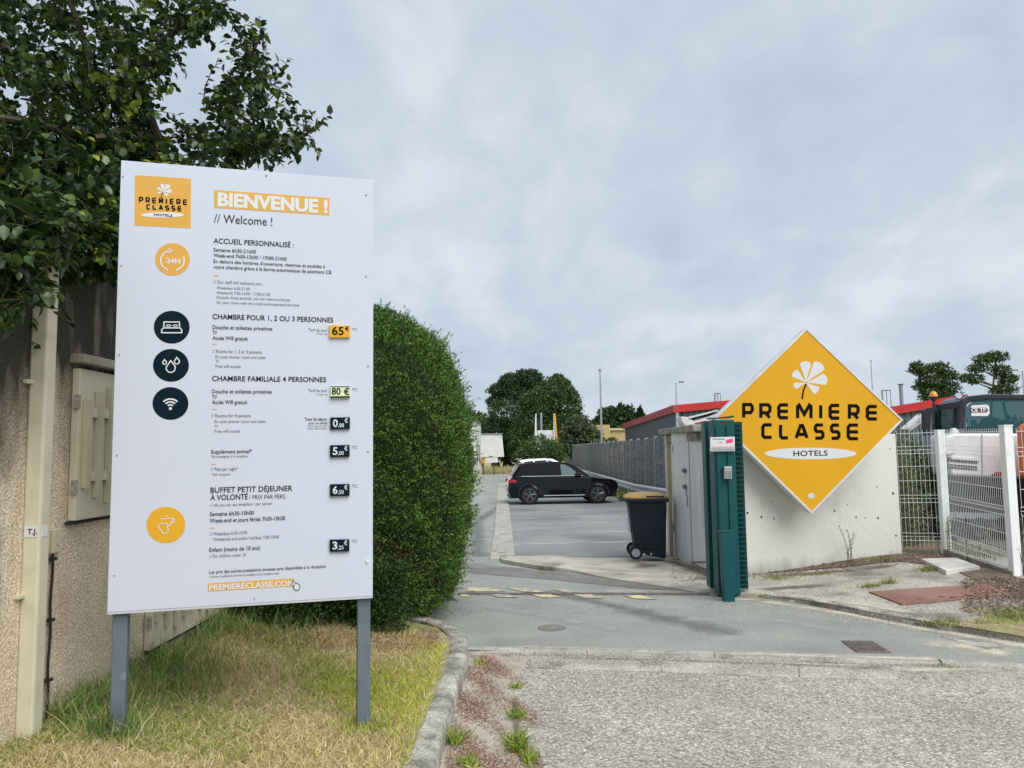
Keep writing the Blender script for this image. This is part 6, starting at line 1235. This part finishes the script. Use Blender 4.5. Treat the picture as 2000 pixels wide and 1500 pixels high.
far_tree('broadleaf_tree', base(985, Yt+6), 9, [B(965, 840, 26, Yt+6), B(985, 810, 32, Yt+6), B(1010, 860, 30, Yt+6), B(960, 880, 22, Yt+6), B(1005, 885, 30, Yt+6), B(985, 850, 32, Yt+6)], 15000, .30, dk+md_[:1], 'broad green tree at the left of the far tree group')
far_tree('umbrella_pine', base(1005, Yt+14), 13, [B(975, 762, 20, Yt+14, .6), B(1000, 745, 24, Yt+14, .6), B(1030, 738, 26, Yt+14, .55), B(1050, 752, 18, Yt+14, .6), B(1010, 768, 28, Yt+14, .6), B(965, 785, 14, Yt+14, .6)], 12000, .30, dk, 'tall dark umbrella pine rising above the far tree group')
far_tree('broadleaf_tree', base(1080, Yt), 12, [B(1085, 765, 30, Yt), B(1060, 790, 38, Yt), B(1105, 800, 30, Yt), B(1050, 830, 40, Yt), B(1095, 840, 38, Yt), B(1030, 860, 34, Yt), B(1080, 875, 36, Yt), B(1115, 775, 16, Yt), B(1040, 790, 24, Yt), B(1120, 815, 14, Yt)], 30000, .29, md_+dk[:2], 'large round green tree at the centre of the far tree group')
far_tree('dark_pine', base(1090, Yt+20), 12, [B(1088, 742, 13, Yt+20, .6), B(1100, 750, 12, Yt+20, .6)], 1500, .4, dk, 'small dark pine top peeping over the large round tree')
far_tree('grey_green_tree', base(1130, Yt-18), 7, [B(1130, 835, 24, Yt-18), B(1150, 855, 24, Yt-18), B(1120, 865, 26, Yt-18), B(1165, 875, 16, Yt-18), B(1145, 885, 24, Yt-18)], 7000, .32, [(.08, .11, .05), (.12, .15, .075), (.05, .075, .035)], 'loose grey green tree right of the large round tree')
far_tree('distant_tree', base(1200, 150), 9, [B(1190, 815, 20, 150), B(1215, 812, 22, 150), B(1240, 825, 20, 150), B(1175, 830, 16, 150), B(1210, 835, 24, 150)], 4500, .8, dk, 'rounded distant trees above the low beige building')
far_tree('cypress', base(1250, 120), 8, [B(1250, 812, 5, 120, 3), B(1255, 818, 4, 120, 2.4)], 1500, .4, dk[:1]+dk[3:], 'narrow dark cypress above the left warehouse roof')
far_tree('distant_tree', base(930, 110), 8, [B(935, 830, 22, 110), B(918, 820, 18, 110), B(950, 845, 18, 110), B(935, 860, 24, 110)], 3500, .5, md_, 'green tree at the far left above the white trailer')
far_tree('round_bush', base(1055, 52), 3, [B(1055, 880, 38, 52, .75), B(1030, 888, 24, 52, .8), B(1082, 885, 22, 52, .9), B(1055, 900, 36, 52, .7)], 9000, .16, md_, 'round clipped bush behind the parked cars', 'bush', .08)
far_tree('low_bush', base(1160, 66), 3, [B(1175, 870, 14, 66), B(1195, 865, 10, 66), B(1150, 890, 20, 66)], 2500, .22, [(.10, .14, .05), (.15, .17, .07)], 'small bush over the far end of the plank fence', 'bush', .06)
Yp = 75
pn = [(.040, .07, .022), (.06, .095, .028), (.03, .052, .018), (.085, .12, .035)]
far_tree('stone_pine', base(1822, Yp), 10, [B(1800, 722, 20, Yp, .42), B(1832, 718, 18, Yp, .42), B(1850, 733, 18, Yp, .42), B(1820, 745, 26, Yp, .4), B(1800, 755, 14, Yp, .4), B(1850, 757, 20, Yp, .45), B(1825, 772, 26, Yp, .4), B(1862, 772, 12, Yp, .5), B(1790, 714, 10, Yp, .5)], 4600, .40, pn, 'left one of two layered pines behind the warehouse roof', trunk=.18, bst=.9, wf=.5, r0=.15)
far_tree('stone_pine', base(1936, Yp+4), 11, [B(1920, 700, 16, Yp+4, .42), B(1945, 697, 20, Yp+4, .42), B(1910, 718, 18, Yp+4, .4), B(1885, 738, 14, Yp+4, .4), B(1955, 722, 18, Yp+4, .45), B(1968, 740, 16, Yp+4, .5), B(1905, 738, 14, Yp+4, .4), B(1960, 760, 22, Yp+4, .45), B(1900, 745, 8, Yp+4, .4)], 3700, .40, pn, 'right one of two layered pines, taller with open crown', trunk=.2, bst=.9, wf=.5, r0=.15)
# far wooded edge and distant belt of trees closing the horizon
P_ = []; n = 26000; Xf = rng.uniform(-260, 420, n); Yf = rng.uniform(210, 260, n); hf = 5.5+2.0*np.sin(Xf*.05)+1.5*np.sin(Xf*.17+1)+1.2*np.sin(Xf*.41)
Zf_ = -.3+hf*rng.random(n)**.6
P_ = np.stack([Xf, Yf, Zf_], 1); leaves('distant_wood', P_, rnd(n), rnd(n), rng.uniform(1.6, 3, n), rng.uniform(1.2, 2.4, n), pick(n, dk, .25), M['farleaf'], None, 'quad'); prop(bpy.data.objects['distant_wood'], 'low dark belt of distant woodland along the horizon', 'woodland')
# tall dry grass at the field edge
n = 14000; X = rng.uniform(-9, 1.5, n); Y_ = 69.5+rng.random(n)*12; grass('field_grass', X, Y_, lambda x, y: -.52, rng.uniform(.2, .75, n), rng.uniform(.04, .09, n), pick(n, [(.5, .43, .2), (.42, .38, .16), (.3, .32, .12), (.6, .52, .28)]), .5, label='tall straw coloured grass in the field beyond the asphalt', cat='grass')
n = 2500; X = rng.uniform(4.5, 5.25, n); Y_ = rng.uniform(20, 40, n); grass('rail_grass', X, Y_, Lz(.02), rng.uniform(.08, .22, n), rng.uniform(.015, .03, n), pick(n, [(.3, .32, .08), (.4, .38, .12), (.16, .22, .05)]), .5, label='yellow green grass strip under the guard rail', cat='grass')
